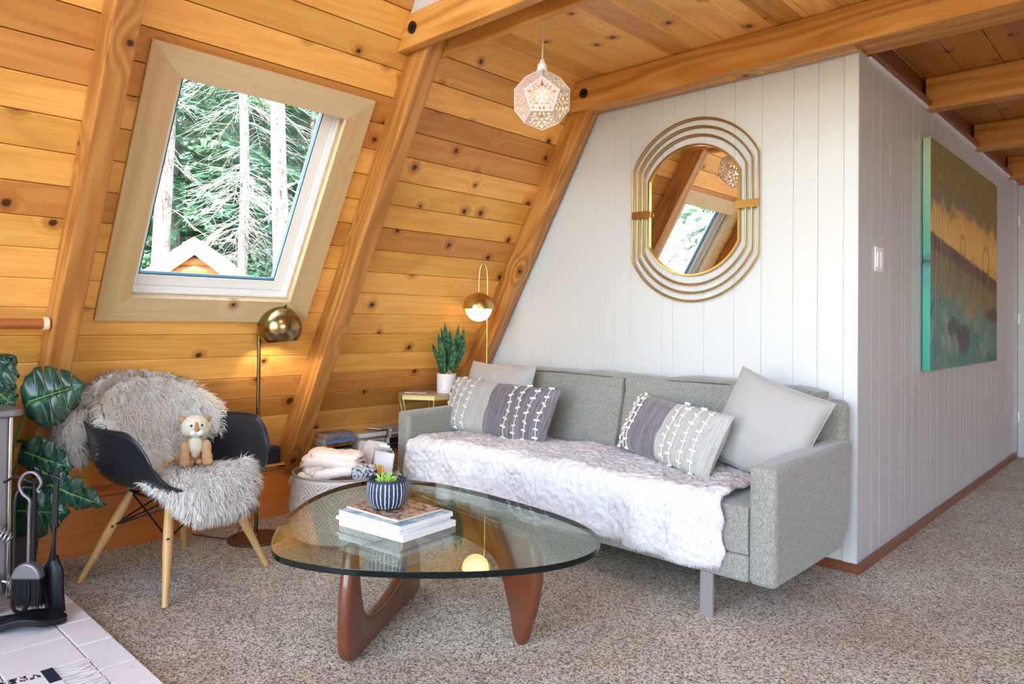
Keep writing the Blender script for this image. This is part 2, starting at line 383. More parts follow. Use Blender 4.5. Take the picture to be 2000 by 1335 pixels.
def mat_mirror():
    m = N('mirror_glass'); m.bsdf((0.93, 0.93, 0.93), 0.01, 1.0); return m.m
M['mirror'] = mat_mirror()
def mat_tile():
    m = N('white_hearth_tile'); o = m.obj(); c = m.noise(o, 7, 4, 0.6); d = m.noise(o, 45, 3)
    col = m.mix(c, L((214, 212, 212)), L((238, 237, 236))); col = m.mix(m.mrange(d, 0.66, 0.75), col, L((188, 184, 182)))
    m.bsdf(col, 0.5, 0, 0.4, m.bump(c, 0.3, 0.006)); return m.m
M['tile'] = mat_tile(); M['grout'] = plain('grey_grout', (122, 118, 116), 0.9, var=0.1)

# ------------------------------------------------------------------ floor and hearth
struct(MB().box(-2.72, 4.4, -6.4, 4.6, -0.06, 0.0).build('floor', M['carpet'], smooth=False))
g = MB().box(-2.69, -0.45, -4.6, -2.59, 0.0, 0.020).build('hearth', [M['grout']], smooth=False)
ht = MB()
ys = [-2.583]; step = 0.106
k = 0
while ys[-1] > -4.5: ys.append(ys[-1]-(0.112 if k == 0 else 0.107*2.05)); k += 1
rnd = random.Random(3)
for j in range(len(ys)-1):
    xs = -2.69+(0.11 if j % 2 else 0.0)
    xa = -2.69
    while xa < -0.46:
        xb = min((xs if xa == -2.69 and xs > xa else xa+0.222), -0.45)
        dz = rnd.uniform(-0.0012, 0.0012)
        ht.box(xa+0.003, xb-0.003, ys[j+1]+0.003, ys[j]-0.001, 0.012, 0.031+dz); xa = xb
tb = ht.build('hearth_tiles', M['tile'], parent=None, bevel=0.003, smooth=False)
struct(g); struct(tb)

# ------------------------------------------------------------------ left sloped wall of boards, with the window opening
bw = 0.1335; wl = MB(); gap = 0.0017
for k in range(2, 53):
    s0, s1 = k*bw, (k+1)*bw
    if k == 2: s0 = 0.30
    rows = [(-6.3, 0.06)] if not (10 <= k <= 17) else [(-6.3, -2.39), (-1.50, 0.06)]
    for (a, b) in rows: wl.box(a, b, s0+gap, s1-gap, -0.02, 0.0)
struct(wl.build('wall_left', M['pine'], matrix=SL, bevel=0.0022, seg=1, smooth=False))
bk = MB()   # sheathing behind the boards, around the opening
for (a, b, s0, s1) in ((-6.3, -2.37, 0.2, 7.2), (-1.535, 0.3, 0.2, 7.2), (-2.37, -1.535, 0.2, 1.39), (-2.37, -1.535, 2.47, 7.2)):
    bk.box(a, b, s0, s1, -0.16, -0.021)
struct(bk.build('roof_deck', M['trim'], matrix=SL, smooth=False))
# knee wall, ledge and the small moulding at its back
struct(MB().box(-2.72, -2.69, -6.3, 0.02, 0.0, 0.262).build('wall_knee', M['pine_knee'], smooth=False))
struct(MB().box(-2.90, -2.682, -6.3, 0.02, 0.266, 0.288).build('ledge', M['pine_knee'], bevel=0.004, smooth=False))
struct(MB().tube([(-2.80, -6.3, 0.297), (-2.80, 0.0, 0.297)], 0.012, 8).build('trim_ledge', M['fir'], smooth=True))

# window: casing (four mitred boards), jamb, vinyl frame, gasket, pane
def wtrap(o, i, zz=0.022, mat='casing', lab=None):
    """o,i = outer / inner end points (2 each)"""
    poly = [o[0], o[1], i[1], i[0]]
    return MB().prism(poly, lambda a, b: (a, b, 0.0005), lambda a, b: (a, b, zz))
win = bpy.data.objects.new('window_1', None); COL.objects.link(win); win.location = (-1.90, -1.94, 1.60); ORG['window_1'] = Vector((-1.90, -1.94, 1.60)); struct(win)
Yo0, Yo1, So0, So1 = -2.447, -1.440, 1.287, 2.503
Yi0, Yi1, Si0, Si1 = -2.323, -1.565, 1.408, 2.386
for nm, oo, ii, mt in (('casing_board', [(Yo0, So0), (Yo1, So0)], [(Yi0, Si0), (Yi1, Si0)], 'casing'), ('casing_board', [(Yo0, So1), (Yo1, So1)], [(Yi0, Si1), (Yi1, Si1)], 'casing'),
                       ('casing_board', [(Yo0, So0), (Yo0, So1)], [(Yi0, Si0), (Yi0, Si1)], 'casing_y'), ('casing_board', [(Yo1, So0), (Yo1, So1)], [(Yi1, Si0), (Yi1, Si1)], 'casing_y')):
    gp = 0.0008
    wtrap(oo, ii).build(nm, M[mt], win, matrix=SL, bevel=0.0015, seg=1, smooth=False)
jb = MB(); a0, a1, b0, b1 = -2.36, -1.548, 1.395, 2.46
for (x0, x1, y0, y1) in ((a0-0.02, a0, b0, b1), (a1, a1+0.02, b0, b1), (a0, a1, b0-0.02, b0), (a0, a1, b1, b1+0.02)): jb.box(x0, x1, y0, y1, -0.13, 0.0)
jb.build('jamb', M['casing'], win, matrix=SL, smooth=False)
def ring(mb, a0, a1, b0, b1, w, z0, z1):
    mb.box(a0, a0+w, b0, b1, z0, z1); mb.box(a1-w, a1, b0, b1, z0, z1); mb.box(a0+w, a1-w, b0, b0+w, z0, z1); mb.box(a0+w, a1-w, b1-w, b1, z0, z1)
fr = MB(); ring(fr, a0+0.001, a1-0.001, b0+0.001, b1-0.001, 0.014, -0.12, -0.045); ring(fr, a0+0.015, a1-0.015, b0+0.015, b1-0.015, 0.014, -0.12, -0.058)
fr.build('window_frame', M['white_gloss'], win, matrix=SL, bevel=0.002, smooth=False)
sa = MB(); ring(sa, a0+0.030, a1-0.029, b0+0.030, b1-0.03, 0.052, -0.115, -0.070); sa.build('sash', M['white_gloss'], win, matrix=SL, bevel=0.004, smooth=False)
gk = MB(); ring(gk, a0+0.080, a1-0.079, b0+0.080, b1-0.080, 0.007, -0.100, -0.074); gk.build('gasket', M['gasket'], win, matrix=SL, bevel=0.001, smooth=False)
MB().box(a0+0.084, a1-0.084, b0+0.084, b1-0.084, -0.097, -0.090).build('pane', M['winglass'], win, matrix=SL, smooth=False)

# rafters on the left slope
def rafter(y0, y1, d=0.135, s1=7.2):
    return struct(MB().box(y0, y1, 0.315, s1, 0.0, d).build('rafter', M['fir_y'], matrix=SL, bevel=0.006, smooth=False))
rafter(-3.91, -3.82); rafter(-2.622, -2.530); rafter(-1.345, -1.250); rafter(-0.118, -0.030, 0.135)
struct(MB().box(-0.030, 0.03, 0.315, 2.76, 0.0, 0.085).build('trim_rafter', M['fir_y'], matrix=SL, bevel=0.004, smooth=False))

# ------------------------------------------------------------------ ties, ceiling
def slope_x(z, off=0.0): return SX0+z/1.7320508+off
XR = 3.0
def tie(y0, y1, z0, z1, x0=None, x1=XR, name='ceiling_beam', mat='fir'):
    if x0 is None: poly = [(slope_x(z0)+0.003, z0), (x1, z0), (x1, z1), (slope_x(z1)+0.003, z1)]
    else: poly = [(x0, z0), (x1, z0), (x1, z1), (x0, z1)]
    return struct(MB().prism(poly, lambda a, b: (a, y0, b), lambda a, b: (a, y1, b)).build(name, M[mat], bevel=0.005, smooth=False))
tie(-1.405, -1.348, 2.375, 2.530)
tie(-1.247, -1.207, 2.375, 2.529)
tie(-0.163, -0.121, 2.362, 2.529)
tie(-0.028, 0.130, 2.392, 2.529, x0=-1.38)
struct(MB().box(-1.46, XR, -0.118, -0.030, 2.405, 2.43).build('trim_soffit', M['fir'], smooth=False))
struct(MB().prism([(slope_x(2.36, .075), 2.362), (0.012, 2.362+0.0), (0.012, 2.404), (slope_x(2.404, .075), 2.404)], lambda a, b: (a, -0.119, b), lambda a, b: (a, -0.031, b)).build('trim_tie', M['fir'], bevel=0.004, smooth=False))
struct(MB().box(-1.45, 0.0, -0.030, -0.002, 2.372, 2.400).build('trim_wall_top', M['trim'], bevel=0.006, smooth=False))
for yy in (1.155, 2.43, 3.726): tie(yy, yy+0.10, 2.365, 2.548, x0=-0.005, x1=3.0)
for yy in (1.335, 2.61): struct(MB().box(-0.005, 3.0, yy, yy+0.04, 2.50, 2.548).build('ceiling_batten', M['fir'], smooth=False))
# bolt heads on the ties
for (x, y, z) in ((-1.478, -1.4095, 2.458), (-1.455, -0.167, 2.450)):
    MB().lathe([(0.028, 0), (0.028, 0.004), (0.011, 0.006), (0.011, 0.012), (0.0, 0.012)], (x, y, z), 20, axis=(0, -1, 0)).build('bolt_head', M['iron'])
for o in COL.objects:
    if o.name.startswith('bolt_head'): pass
bolts = [o for o in COL.objects if o.name.startswith('bolt_head')]
tag(bolts[0], 'dark bolt head in the tie beam above the rafter right of the window', 'bolt')
tag(bolts[1], 'dark bolt head in the tie beam above the left end of the white wall', 'bolt')
cl = MB(); x = -1.70; i = 0
while x < 3.0:
    cl.box(x+0.001, min(x+0.139, 3.0), -1.345, 0.02, 2.531, 2.556); x += 0.14; i += 1
struct(cl.build('ceiling', M['pine_ceiling'], bevel=0.003, seg=1, smooth=False))
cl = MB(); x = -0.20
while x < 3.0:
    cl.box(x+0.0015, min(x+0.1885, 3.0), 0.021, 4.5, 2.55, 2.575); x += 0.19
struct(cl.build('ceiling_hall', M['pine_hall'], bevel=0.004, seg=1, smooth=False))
# loft floor above and its white-boarded face
struct(MB().box(-1.55, 3.0, -1.395, 4.5, 2.58, 2.62).build('loft_floor', M['trim'], smooth=False))
lf = MB().prism([(slope_x(2.534)+0.003, 2.534), (3.0, 2.534), (3.0, 3.35), (slope_x(3.35)+0.003, 3.35)], lambda a, b: (a, -1.396, b), lambda a, b: (a, -1.36, b))
struct(lf.build('wall_loft', M['white'], smooth=False))

# ------------------------------------------------------------------ white walls
def edge_x(z): return (-2.50+0.5*z)/S60
gr = [-2.62, -2.45, -2.30, -2.15, -2.0, -1.83, -1.621, -1.496, -1.347, -1.233, -1.027, -0.956, -0.77, -0.60, -0.457, -0.298, -0.181, -0.062]
wb = MB(); zt = 2.395
for i in range(len(gr)):
    xa = gr[i]+(0.0022 if i == len(gr)-1 else 0.0004); xb = (gr[i+1] if i+1 < len(gr) else 0.0)-0.0004
    ex = lambda x: max(0.0, (x*S60+2.50+0.03)/0.5)
    poly = [(xa, 0.0), (xb, 0.0)]
    za, zb_ = min(zt, ex(xa)), min(zt, ex(xb))
    poly.append((xb, zb_))
    if za < zt and zb_ >= zt: poly.append(((0.5*zt-2.53)/S60, zt))
    poly.append((xa, za))
    if za < 0.01: poly = [p for p in poly if p != (xa, za)]
    yf = 0.0 if i < len(gr)-1 else -0.010
    wb.prism(poly, lambda a, b, yf=yf: (a, yf, b), lambda a, b: (a, 0.014, b))
struct(wb.build('wall_back', M['white'], bevel=0.0024, seg=2, smooth=False))
struct(MB().box(-2.9, -0.016, 0.015, 0.09, 0.0, 2.40).build('wall_core', M['white'], smooth=False))
gy = [0.0, 0.05, 0.194, 0.318, 0.475, 0.68, 0.743, 0.885, 1.021, 1.17, 1.26, 1.42, 1.60, 1.69, 1.86, 2.0, 2.2, 2.29, 2.44, 2.6, 2.78, 2.87, 3.02, 3.2, 3.35, 3.44, 3.62, 3.77, 3.92, 4.02]
wr = MB()
for i in range(len(gy)-1):
    wr.box(-0.014, 0.0 if i else 0.004, gy[i]+0.0004+(-0.010 if i == 0 else 0), gy[i+1]-0.0004, 0.0, 2.385)
struct(wr.build('wall_right', M['white_satin'], bevel=0.0024, seg=2, smooth=False))
struct(MB().box(-0.05, 0.006, 4.021, 4.06, 0.0, 2.385).build('trim_hall_end', M['white_satin'], bevel=0.003, smooth=False))
struct(MB().box(-0.06, 0.014, 0.13, 4.05, 2.372, 2.386).build('trim_cove', M['white_gloss'], bevel=0.002, smooth=False))
struct(MB().box(-0.06, 0.030, 0.132, 4.05, 2.387, 2.412).build('trim_hall_top', M['base_y'], bevel=0.004, smooth=False))
struct(MB().box(-0.08, -0.02, 0.132, 4.3, 2.412, 2.56).build('wall_header', M['base_y'], smooth=False))
# end of the hall: white door casing with hinges, dark room beyond
e = MB().box(-0.6, 0.012, 4.07, 4.13, 0.0, 2.38); struct(e.build('wall_hall_end', M['white_satin'], smooth=False))
struct(MB().box(0.013, 0.060, 4.10, 4.16, 0.0, 2.36).build('trim_door', M['white_satin'], bevel=0.004, smooth=False))
struct(MB().box(-0.3, 3.0, 4.55, 4.6, 0.0, 2.6).build('wall_far', M['base_y'], smooth=False))
for z in (0.35, 1.2, 2.05):
    h = MB().box(0.014, 0.030, 4.088, 4.0995, z-0.045, z+0.045).build('door_hinge', M['white_gloss'], bevel=0.002, smooth=False)
hs = [o for o in COL.objects if o.name.startswith('door_hinge')]
for o, w in zip(hs, ('lowest', 'middle', 'topmost')): tag(o, w+' of the white hinges on the door casing at the end of the hall', 'hinge', 'door hinges in the hall')
# baseboards
struct(MB().box(-2.69, 0.013, -0.013, -0.0005, 0.0, 0.046).build('baseboard_back', M['base'], bevel=0.003, smooth=False))
struct(MB().box(0.0045, 0.017, -0.013, 4.05, 0.0, 0.046).build('baseboard_right', M['base_y'], bevel=0.003, smooth=False))

# ------------------------------------------------------------------ rest of the room, behind and right of the camera
SR = Matrix(((0, -C60, -S60, 4.30), (1, 0, 0, 0), (0, S60, -C60, 0), (0, 0, 0, 1)))
rw = MB()
for (a, b, s0, s1) in ((-6.3, -4.0, 0, 7.3), (-1.9, 4.6, 0, 7.3), (-4.0, -1.9, 0, 1.1), (-4.0, -1.9, 2.8, 7.3)): rw.box(a, b, s0, s1, -0.1, 0.0)
struct(rw.build('wall_slope_right', M['pine'], matrix=SR, smooth=False))
fw = MB(); ring(fw, -4.0, -1.9, 1.1, 2.8, 0.10, -0.1, 0.03)
struct(fw.build('window_2', M['casing'], matrix=SR, smooth=False))
fw = MB(); ring(fw, -4.0, -1.9, 3.8, 5.2, 0.08, 0.0, 0.05)
struct(fw.build('overhead_fill_frame', M['casing'], matrix=SR, smooth=False))  # made-up frame around the overhead fill, boards behind it stay closed
# glazed gable behind the camera
gb = MB(); gx = lambda z: slope_x(z)
gb.box(-2.9, -1.2, -6.36, -6.3, 0, 3.0).box(3.0, 4.3, -6.36, -6.3, 0, 3.0).box(-1.2, 3.0, -6.36, -6.3, 0, 0.3)
gb.add([(-1.5, -6.33, 4.2), (2.9, -6.33, 4.2), (0.75, -6.33, 6.7)], [(0, 1, 2)]).box(-1.4, 3.0, -6.36, -6.3, 4.2, 4.3)
struct(gb.build('wall_gable', M['pine'], smooth=False))
gf = MB(); gf.box(-1.2, -1.1, -6.4, -6.25, 0.3, 4.2).box(2.9, 3.0, -6.4, -6.25, 0.3, 4.2).box(0.85, 0.95, -6.4, -6.25, 0.3, 4.2).box(-1.2, 3.0, -6.4, -6.25, 4.1, 4.2).box(-1.2, 3.0, -6.4, -6.25, 0.3, 0.4)
struct(gf.build('window_3', M['white_gloss'], smooth=False))
# ------------------------------------------------------------------ fabrics
def fabric(name, c1, c2, scale=420, rough=0.9, bump=0.35, blotch=0.08, slub=None):
    m = N(name); o = m.obj(); X = m.sep(o)
    n1 = m.noise(o, scale, 2, 0.7); n2 = m.noise(m.comb(m.math('MULTIPLY', X[0], 1.0), m.math('MULTIPLY', X[1], 1.0), m.math('MULTIPLY', X[2], 0.15)), scale*1.3, 2, 0.6)
    n3 = m.noise(o, 3.0, 3, 0.5)
    f = m.math('ADD', m.math('MULTIPLY', n1, 0.6), m.math('MULTIPLY', n2, 0.4))
    col = m.ramp(f, [(0.32, c1), (0.66, c2)])
    b = m.math('ADD', 1-blotch, m.math('MULTIPLY', n3, 2*blotch)); col = m.mix(1.0, col, m.comb(b, b, b), 'MULTIPLY')
    m.bsdf(col, rough, 0, 0.15, m.bump(f, bump, 0.002), sheen=0.35); return m.m
M['sofa'] = fabric('grey_melange_fabric', L((82, 82, 76)), L((174, 174, 165)), 300)
M['piping'] = plain('dark_grey_piping', (84, 84, 80), 0.9, var=0.1)
M['satin'] = fabric('grey_satin_pillow', L((168, 165, 160)), L((182, 180, 175)), 700, 0.5, 0.08, 0.03)
M['satin_dark'] = fabric('grey_cotton_pillow', L((160, 158, 154)), L((178, 176, 172)), 700, 0.6, 0.08, 0.03)
M['yarn'] = plain('cream_yarn', (230, 224, 212), 0.95, var=0.08, vs=90, bump=0.5, bs=400)

# ------------------------------------------------------------------ sofa
sx0, sx1, sy0, sy1, szb = -2.195, 0.015, -0.915, -0.055, 0.165
sofa = thing('sofa', 'low grey melange fabric sofa with slim arms and steel legs against the white wall', 'sofa', (-1.09, -0.5, 0))
def rbox(mb, x0, x1, y0, y1, z0, z1): return mb.box(x0, x1, y0, y1, z0, z1)
F_ = M['sofa']
# arms (slightly tapering, rounded)
def arm(xa, xb):
    prof = [(sy0, szb), (-0.245, szb), (-0.135, 0.245), (-0.095, 0.620), (sy0, 0.605)]
    return MB().prism(prof, lambda a, b: (xa, a, b), lambda a, b: (xb, a, b))
arm(-0.088, sx1).build('armrest', F_, sofa, bevel=0.022, seg=4)
arm(sx0, -2.09).build('armrest', F_, sofa, bevel=0.022, seg=4)
rbox(MB(), -2.050, -0.09, sy0+0.004, -0.20, szb, 0.262).build('base', F_, sofa, bevel=0.012, seg=3)
MB().prism([(-0.235, 0.2), (-0.100, 0.2), (-0.075, 0.78), (-0.150, 0.80)], lambda a, b: (-2.19, a, b), lambda a, b: (0.0, a, b)).build('back_frame', F_, sofa, bevel=0.03, seg=4)
def cushion(x0, x1, y0, y1, z0, z1, crown=0.02, n=22, tilt=None, squash=4.0, wr=0.004, seed=0):
    """soft box: superellipsoid-like with a crowned top"""
    mb = MB(); cx, cy, cz = (x0+x1)/2, (y0+y1)/2, (z0+z1)/2; hx, hy, hz = (x1-x0)/2, (y1-y0)/2, (z1-z0)/2
    V = []; idx = {}
    def P(p):
        u, v, w = p; q = Vector(p); 
        # round the cube
        r = 0.14
        a = Vector((max(-1+r*1.0/ (hx/hz), min(1-r/(hx/hz), u)), max(-1+r/(hy/hz), min(1-r/(hy/hz), v)), max(-0.55, min(0.55, w))))
        d = Vector(((u-a.x)*hx, (v-a.y)*hy, (w-a.z)*hz))
        rad = 0.45*hz
        if d.length > 1e-9:
            dd = d.normalized()*min(d.length, 9); k = min(rad, d.length)
            k = max(abs(d.x), abs(d.y), abs(d.z)); dd = d.normalized()*k
        else: dd = d
        x = a.x*hx+dd.x; y = a.y*hy+dd.y; z = a.z*hz+dd.z
        cr = (1-u*u)**0.5 if abs(u) < 1 else 0; cv = (1-v*v)**0.5 if abs(v) < 1 else 0
        z += (1 if w > 0 else -0.2)*crown*cr**0.7*cv**0.7*abs(w)
        nn = mnoise.noise(Vector((x*5+seed, y*5, z*5)))*wr
        p3 = Vector((cx+x, cy+y, cz+z+nn))
        return p3 if tilt is None else tilt(p3)
    for ax in range(3):
        for sg in (-1, 1):
            def fn(a, b, ax=ax, sg=sg):
                p = [2*a-1, 2*b-1]; p.insert(ax, sg); return P(p)
            mb.grid(fn, n, n)
    return mb
for (xa, xb, sd) in ((-2.050, -1.095, 0), (-1.090, -0.091, 5)):
    cushion(xa, xb, -0.905, -0.17, 0.264, 0.445, 0.018, seed=sd).build('seat_cushion', F_, sofa, weld=True)
backs = []
def tl(a):
    def f(p):
        d = p.z-0.44; return Vector((p.x, p.y+d*a, p.z))
    return f
for (xa, xb, sd) in ((-2.045, -1.100, 2), (-1.092, -0.098, 8)):
    bcush = cushion(xa, xb, -0.335, -0.150, 0.445, 0.832, 0.022, tilt=tl(0.22), seed=sd, wr=0.020).build('back_cushion', F_, sofa, weld=True); backs.append(bcush)
# piping along the cushion fronts and arms
def pipe(pts, par, r=0.0035): return MB().tube(pts, r, 6).build('piping', M['piping'], par)
for (xa, xb), par in zip(((-2.03, -1.12), (-1.072, -0.118)), backs):
    pipe([(xa, -0.325+0.085, 0.826), ((xa+xb)/2, -0.245, 0.834), (xb, -0.325+0.085, 0.826)], par)
for (x, y) in ((-0.257, -0.905), (-1.93, -0.905), (-0.257, -0.22), (-1.93, -0.22)):
    MB().box(x-0.0265, x+0.0265, y-0.006, y+0.006, 0.0, szb+0.002).box(x-0.0265, x-0.0205, y+0.006, y+0.045, 0.0, szb+0.002).build('leg', M['chrome'], sofa, bevel=0.0015, smooth=False)

# ------------------------------------------------------------------ pillows
def pillow_fn(w, h, t, seed=0, wr=0.010, pinch=0.06, p=0.42):
    def f(u, v, sg):
        a, b = 2*u-1, 2*v-1
        e = max(0.0, (1-abs(a)**2.6))*max(0.0, (1-abs(b)**2.6))
        z = sg*t/2*(e**p)
        # corners stay out, edges pull in
        x = a*w/2*(1-pinch*(1-b*b)*abs(a)**3); y = b*h/2*(1-pinch*(1-a*a)*abs(b)**3)
        ed = min(1.0, ((1-b*b)*2.2))
        nz = mnoise.noise(Vector((x*7+seed, y*7, sg*2.0)))*wr+mnoise.noise(Vector((x*26+seed, y*5, sg)))*wr*0.7*(1.3-ed)+mnoise.noise(Vector(((x+y)*11+seed, (x-y)*4, sg)))*wr*0.8
        return Vector((x, y, z+nz*min(1, e*4)*1.0))
    return f
def pillow_mb(fn, n=36, m=28):
    mb = MB(); mb.grid(lambda u, v: fn(u, v, 1), n, m); mb.grid(lambda u, v: fn(u, v, -1), n, m, flip=True); return mb
def place_pillow(name, label, mat, c, xdir, up, w, h, t, seed=0, **k):
    mx = frame(c, xdir, up); f = pillow_fn(w, h, t, seed, **k)
    root = thing(name, label, 'pillow', c)
    pillow_mb(f).build('pillow_cover', mat, root, matrix=mx, weld=True)
    e = [f(u, 0, 1) for u in np.linspace(0, 1, 14)]+[f(1, v, 1) for v in np.linspace(0, 1, 12)][1:]+[f(u, 1, 1) for u in np.linspace(1, 0, 14)][1:]+[f(0, v, 1) for v in np.linspace(1, 0, 12)][1:-1]
    MB().tube(e, 0.0025, 6, closed=True).build('seam', mat, root, matrix=mx)
    return root, mx, f
def up_tilt(xd, lean, roll=0.0):
    """xd = pillow's horizontal dir; returns x, up with lean back toward +Y side"""
    xd = Vector(xd).normalized(); n = Vector((0, 0, 1)).cross(xd)  # points +Y for xd=+X
    up = Vector((0, 0, 1))*cos(lean)+n*sin(lean)
    q = Matrix.Rotation(roll, 3, xd.cross(up)); return q @ xd, q @ up
xd, up = up_tilt((1, -0.02, 0), R(14), R(-1))
place_pillow('throw_pillow', 'plain light grey satin pillow behind the long tasselled pillow on the sofa', M['satin'], (-1.91, -0.395, 0.665), xd, up, 0.54, 0.42, 0.15, 3)
xd, up = up_tilt((1, 0.08, 0), R(18), R(-19))
place_pillow('throw_pillow', 'large plain grey square pillow tilted on its corner by the right arm of the sofa', M['satin_dark'], (-0.245, -0.415, 0.668), xd, up, 0.435, 0.435, 0.17, 9)
def mat_woven(name, flip):
    m = N(name); X = m.sep(m.obj()); x = m.math('MULTIPLY', X[0], -1.0 if flip else 1.0)
    # x runs from the cream end to the purple grey end
    th = m.noise(m.comb(m.math('MULTIPLY', X[0], 420.0), m.math('MULTIPLY', X[1], 14.0), X[2]), 1.0, 3, 0.7)
    th2 = m.noise(m.comb(m.math('MULTIPLY', X[0], 90.0), m.math('MULTIPLY', X[1], 3.0), X[2]), 1.0, 3, 0.7)
    g = m.math('ADD', m.math('MULTIPLY', th, 0.6), m.math('MULTIPLY', th2, 0.4))
    cream = m.ramp(g, [(0.3, L((142, 142, 138))), (0.62, L((192, 191, 185)))])
    purp = m.ramp(g, [(0.30, L((66, 62, 70))), (0.5, L((112, 106, 114))), (0.70, L((176, 170, 168)))])
    col = m.mix(m.mrange(x, -0.012, -0.008), cream, purp)
    m.bsdf(col, 0.9, 0, 0.15, m.bump(g, 0.5, 0.003), sheen=0.3); return m.m
M['woven'] = mat_woven('woven_cream_and_plum', False); M['woven_f'] = mat_woven('woven_plum_and_cream', True)
def tuft_mesh():
    mb = MB(); rr = random.Random(4)
    for (dx, dy) in ((-0.009, 0.001), (0.009, -0.001)):
        mb.ball((dx, dy, 0.006), 0.0082, 6, (1.0, 0.8, 0.75))
    mb.ball((0, 0, 0.005), 0.006, 5, (1, 1, 0.8)); return mb
def tufted(label, mat, c, xd, up, w, h, t, cols, seed, rows=7):
    root, mx, f = place_pillow('tasselled_pillow', label, mat, c, xd, up, w, h, t, seed, pinch=0.04)
    og = ORG[root.name]; tm = None; rr = random.Random(seed)
    for ci, u in enumerate(cols):
        ur = lambda v: u+0.006*sin(v*9+ci)
        pts = [f(ur(v), v, 1)+Vector((0, 0, 0.003)) for v in np.linspace(0.03, 0.97, 22)]
        MB().tube(pts, 0.0028, 5).build('yarn_strand', M['yarn'], root, matrix=mx)
        nr = rows
        for k in range(nr):
            v = (k+0.25+0.5*(ci % 2))/nr+rr.uniform(-0.015, 0.015)
            if v > 0.99: continue
            p = f(ur(v), v, 1)
            if tm is None: tm = tuft_mesh().build('yarn_tuft', M['yarn'], root, matrix=Matrix()); o = tm
            else: o = tm.copy(); COL.objects.link(o)
            a = f(min(ur(v)+0.02, 0.999), v, 1)-f(ur(v)-0.02, v, 1); b = f(ur(v), min(v+0.02, 0.999), 1)-f(ur(v), max(v-0.02, 0.001), 1)
            lm = frame(p, a, b) @ Matrix.Rotation(rr.uniform(-0.5, 0.5), 4, 'Z') @ Matrix.Scale(rr.uniform(0.85, 1.2), 4)
            o.matrix_local = Matrix.Translation(-og) @ mx @ lm
    return root
xd, up = up_tilt((1, 0.02, 0), R(24), R(0))
tufted('long cream and plum woven pillow with yarn tufts on the left half of the sofa', M['woven'], (-1.785, -0.515, 0.618), Vector((1, -0.02, -0.02)), up, 0.85, 0.325, 0.15, (0.05, 0.12, 0.20, 0.28, 0.68, 0.76, 0.85, 0.94), 5)
xd, up = up_tilt((0.93, -0.36, 0), R(26), R(-3))
tufted('shorter plum and cream woven tufted pillow in front of the large grey pillow', M['woven_f'], (-0.640, -0.530, 0.616), xd, up, 0.67, 0.30, 0.16, (0.04, 0.10, 0.16, 0.60, 0.68, 0.78, 0.88), 12)

# ------------------------------------------------------------------ fur helpers
def fur_arrays(P, Nn, Dv, length, width, rng, lean=0.7, curl=0.35, seg=2, clump=0.0):
    """P points, Nn normals, Dv lay direction; returns verts and faces of tapering strands"""
    n = len(P); P = np.array(P); Nn = np.array(Nn); Dv = np.array(Dv)
    rnd = rng.normal(size=(n, 3))
    if clump:
        rnd = rnd*0.45+np.array([tuple(mnoise.noise_vector(Vector(p)*34.0)) for p in P])*clump
    ln = length*rng.uniform(0.6, 1.25, (n, 1))
    d0 = Nn+Dv*lean*0.5+rnd*curl*0.5; d0 /= np.linalg.norm(d0, axis=1, keepdims=True)
    d1 = Nn*0.35+Dv*lean+rnd*curl+np.array([0, 0, -0.15]); d1 /= np.linalg.norm(d1, axis=1, keepdims=True)
    side = np.cross(d0, rng.normal(size=(n, 3))); side /= np.linalg.norm(side, axis=1, keepdims=True)+1e-9
    e2 = np.cross(d0, side)
    w = width*0.75*rng.uniform(0.6, 1.3, (n, 1))
    a = P-Nn*0.004
    p1 = a+d0*ln*0.5; p2 = p1+d1*ln*0.55
    ring = []
    for c_, k in ((a, 1.0), (p1, 0.75)):
        for t in (0, 1, 2):
            an = 2*pi*t/3; ring.append(c_+side*w*k*cos(an)+e2*w*k*sin(an))
    V = np.stack(ring+[p2], 1).reshape(-1, 3); b = np.arange(n)[:, None]*7
    return V, [b+np.array([q]) for q in ((0, 1, 4, 3), (1, 2, 5, 4), (2, 0, 3, 5))]+[b+np.array([q]) for q in ((3, 4, 6), (4, 5, 6), (5, 3, 6))]
def surf_sample(fn, n, rng, inside=None):
    U = rng.uniform(0, 1, n); W = rng.uniform(0, 1, n); P = []; NN = []; DD = []; UV = []
    for u, v in zip(U, W):
        if inside and not inside(u, v): continue
        p = fn(u, v); e = 0.01
        du = fn(min(u+e, 1), v)-fn(max(u-e, 0), v); dv = fn(u, min(v+e, 1))-fn(u, max(v-e, 0))
        nn = du.cross(dv)
        if nn.length < 1e-12: continue
        nn.normalize(); P.append(p); NN.append(nn); DD.append(du.normalized() if du.length > 0 else du); UV.append((u, v))
    return P, NN, DD, UV
def mat_fur(name, c1, c2, c3=None, s=6.0, lo=0.58, hi=0.72, transl=0.25, thin=0.0):
    m = N(name); o = m.obj(); n1 = m.noise(o, s, 3, 0.6); n2 = m.noise(o, 160, 2, 0.6)
    col = m.mix(n2, c1, c2)
    if c3 is not None: col = m.mix(m.mrange(n1, lo, hi, 0, 0.75), col, c3)
    d = m.n('BsdfDiffuse'); t = m.n('BsdfTranslucent'); m.l(col, d.inputs[0]); m.l(col, t.inputs[0])
    x = m.n('MixShader'); x.inputs[0].default_value = transl; m.l(d.outputs[0], x.inputs[1]); m.l(t.outputs[0], x.inputs[2])
    if thin:
        tr = m.n('BsdfTransparent'); y = m.n('MixShader'); y.inputs[0].default_value = thin; m.l(x.outputs[0], y.inputs[1]); m.l(tr.outputs[0], y.inputs[2]); x = y
    m.l(x.outputs[0], m.out.inputs[0]); return m.m
M['throwfur'] = mat_fur('white_plush_fur', L((222, 219, 218)), L((240, 238, 237)), L((226, 214, 200)), 2.2, transl=0.1)
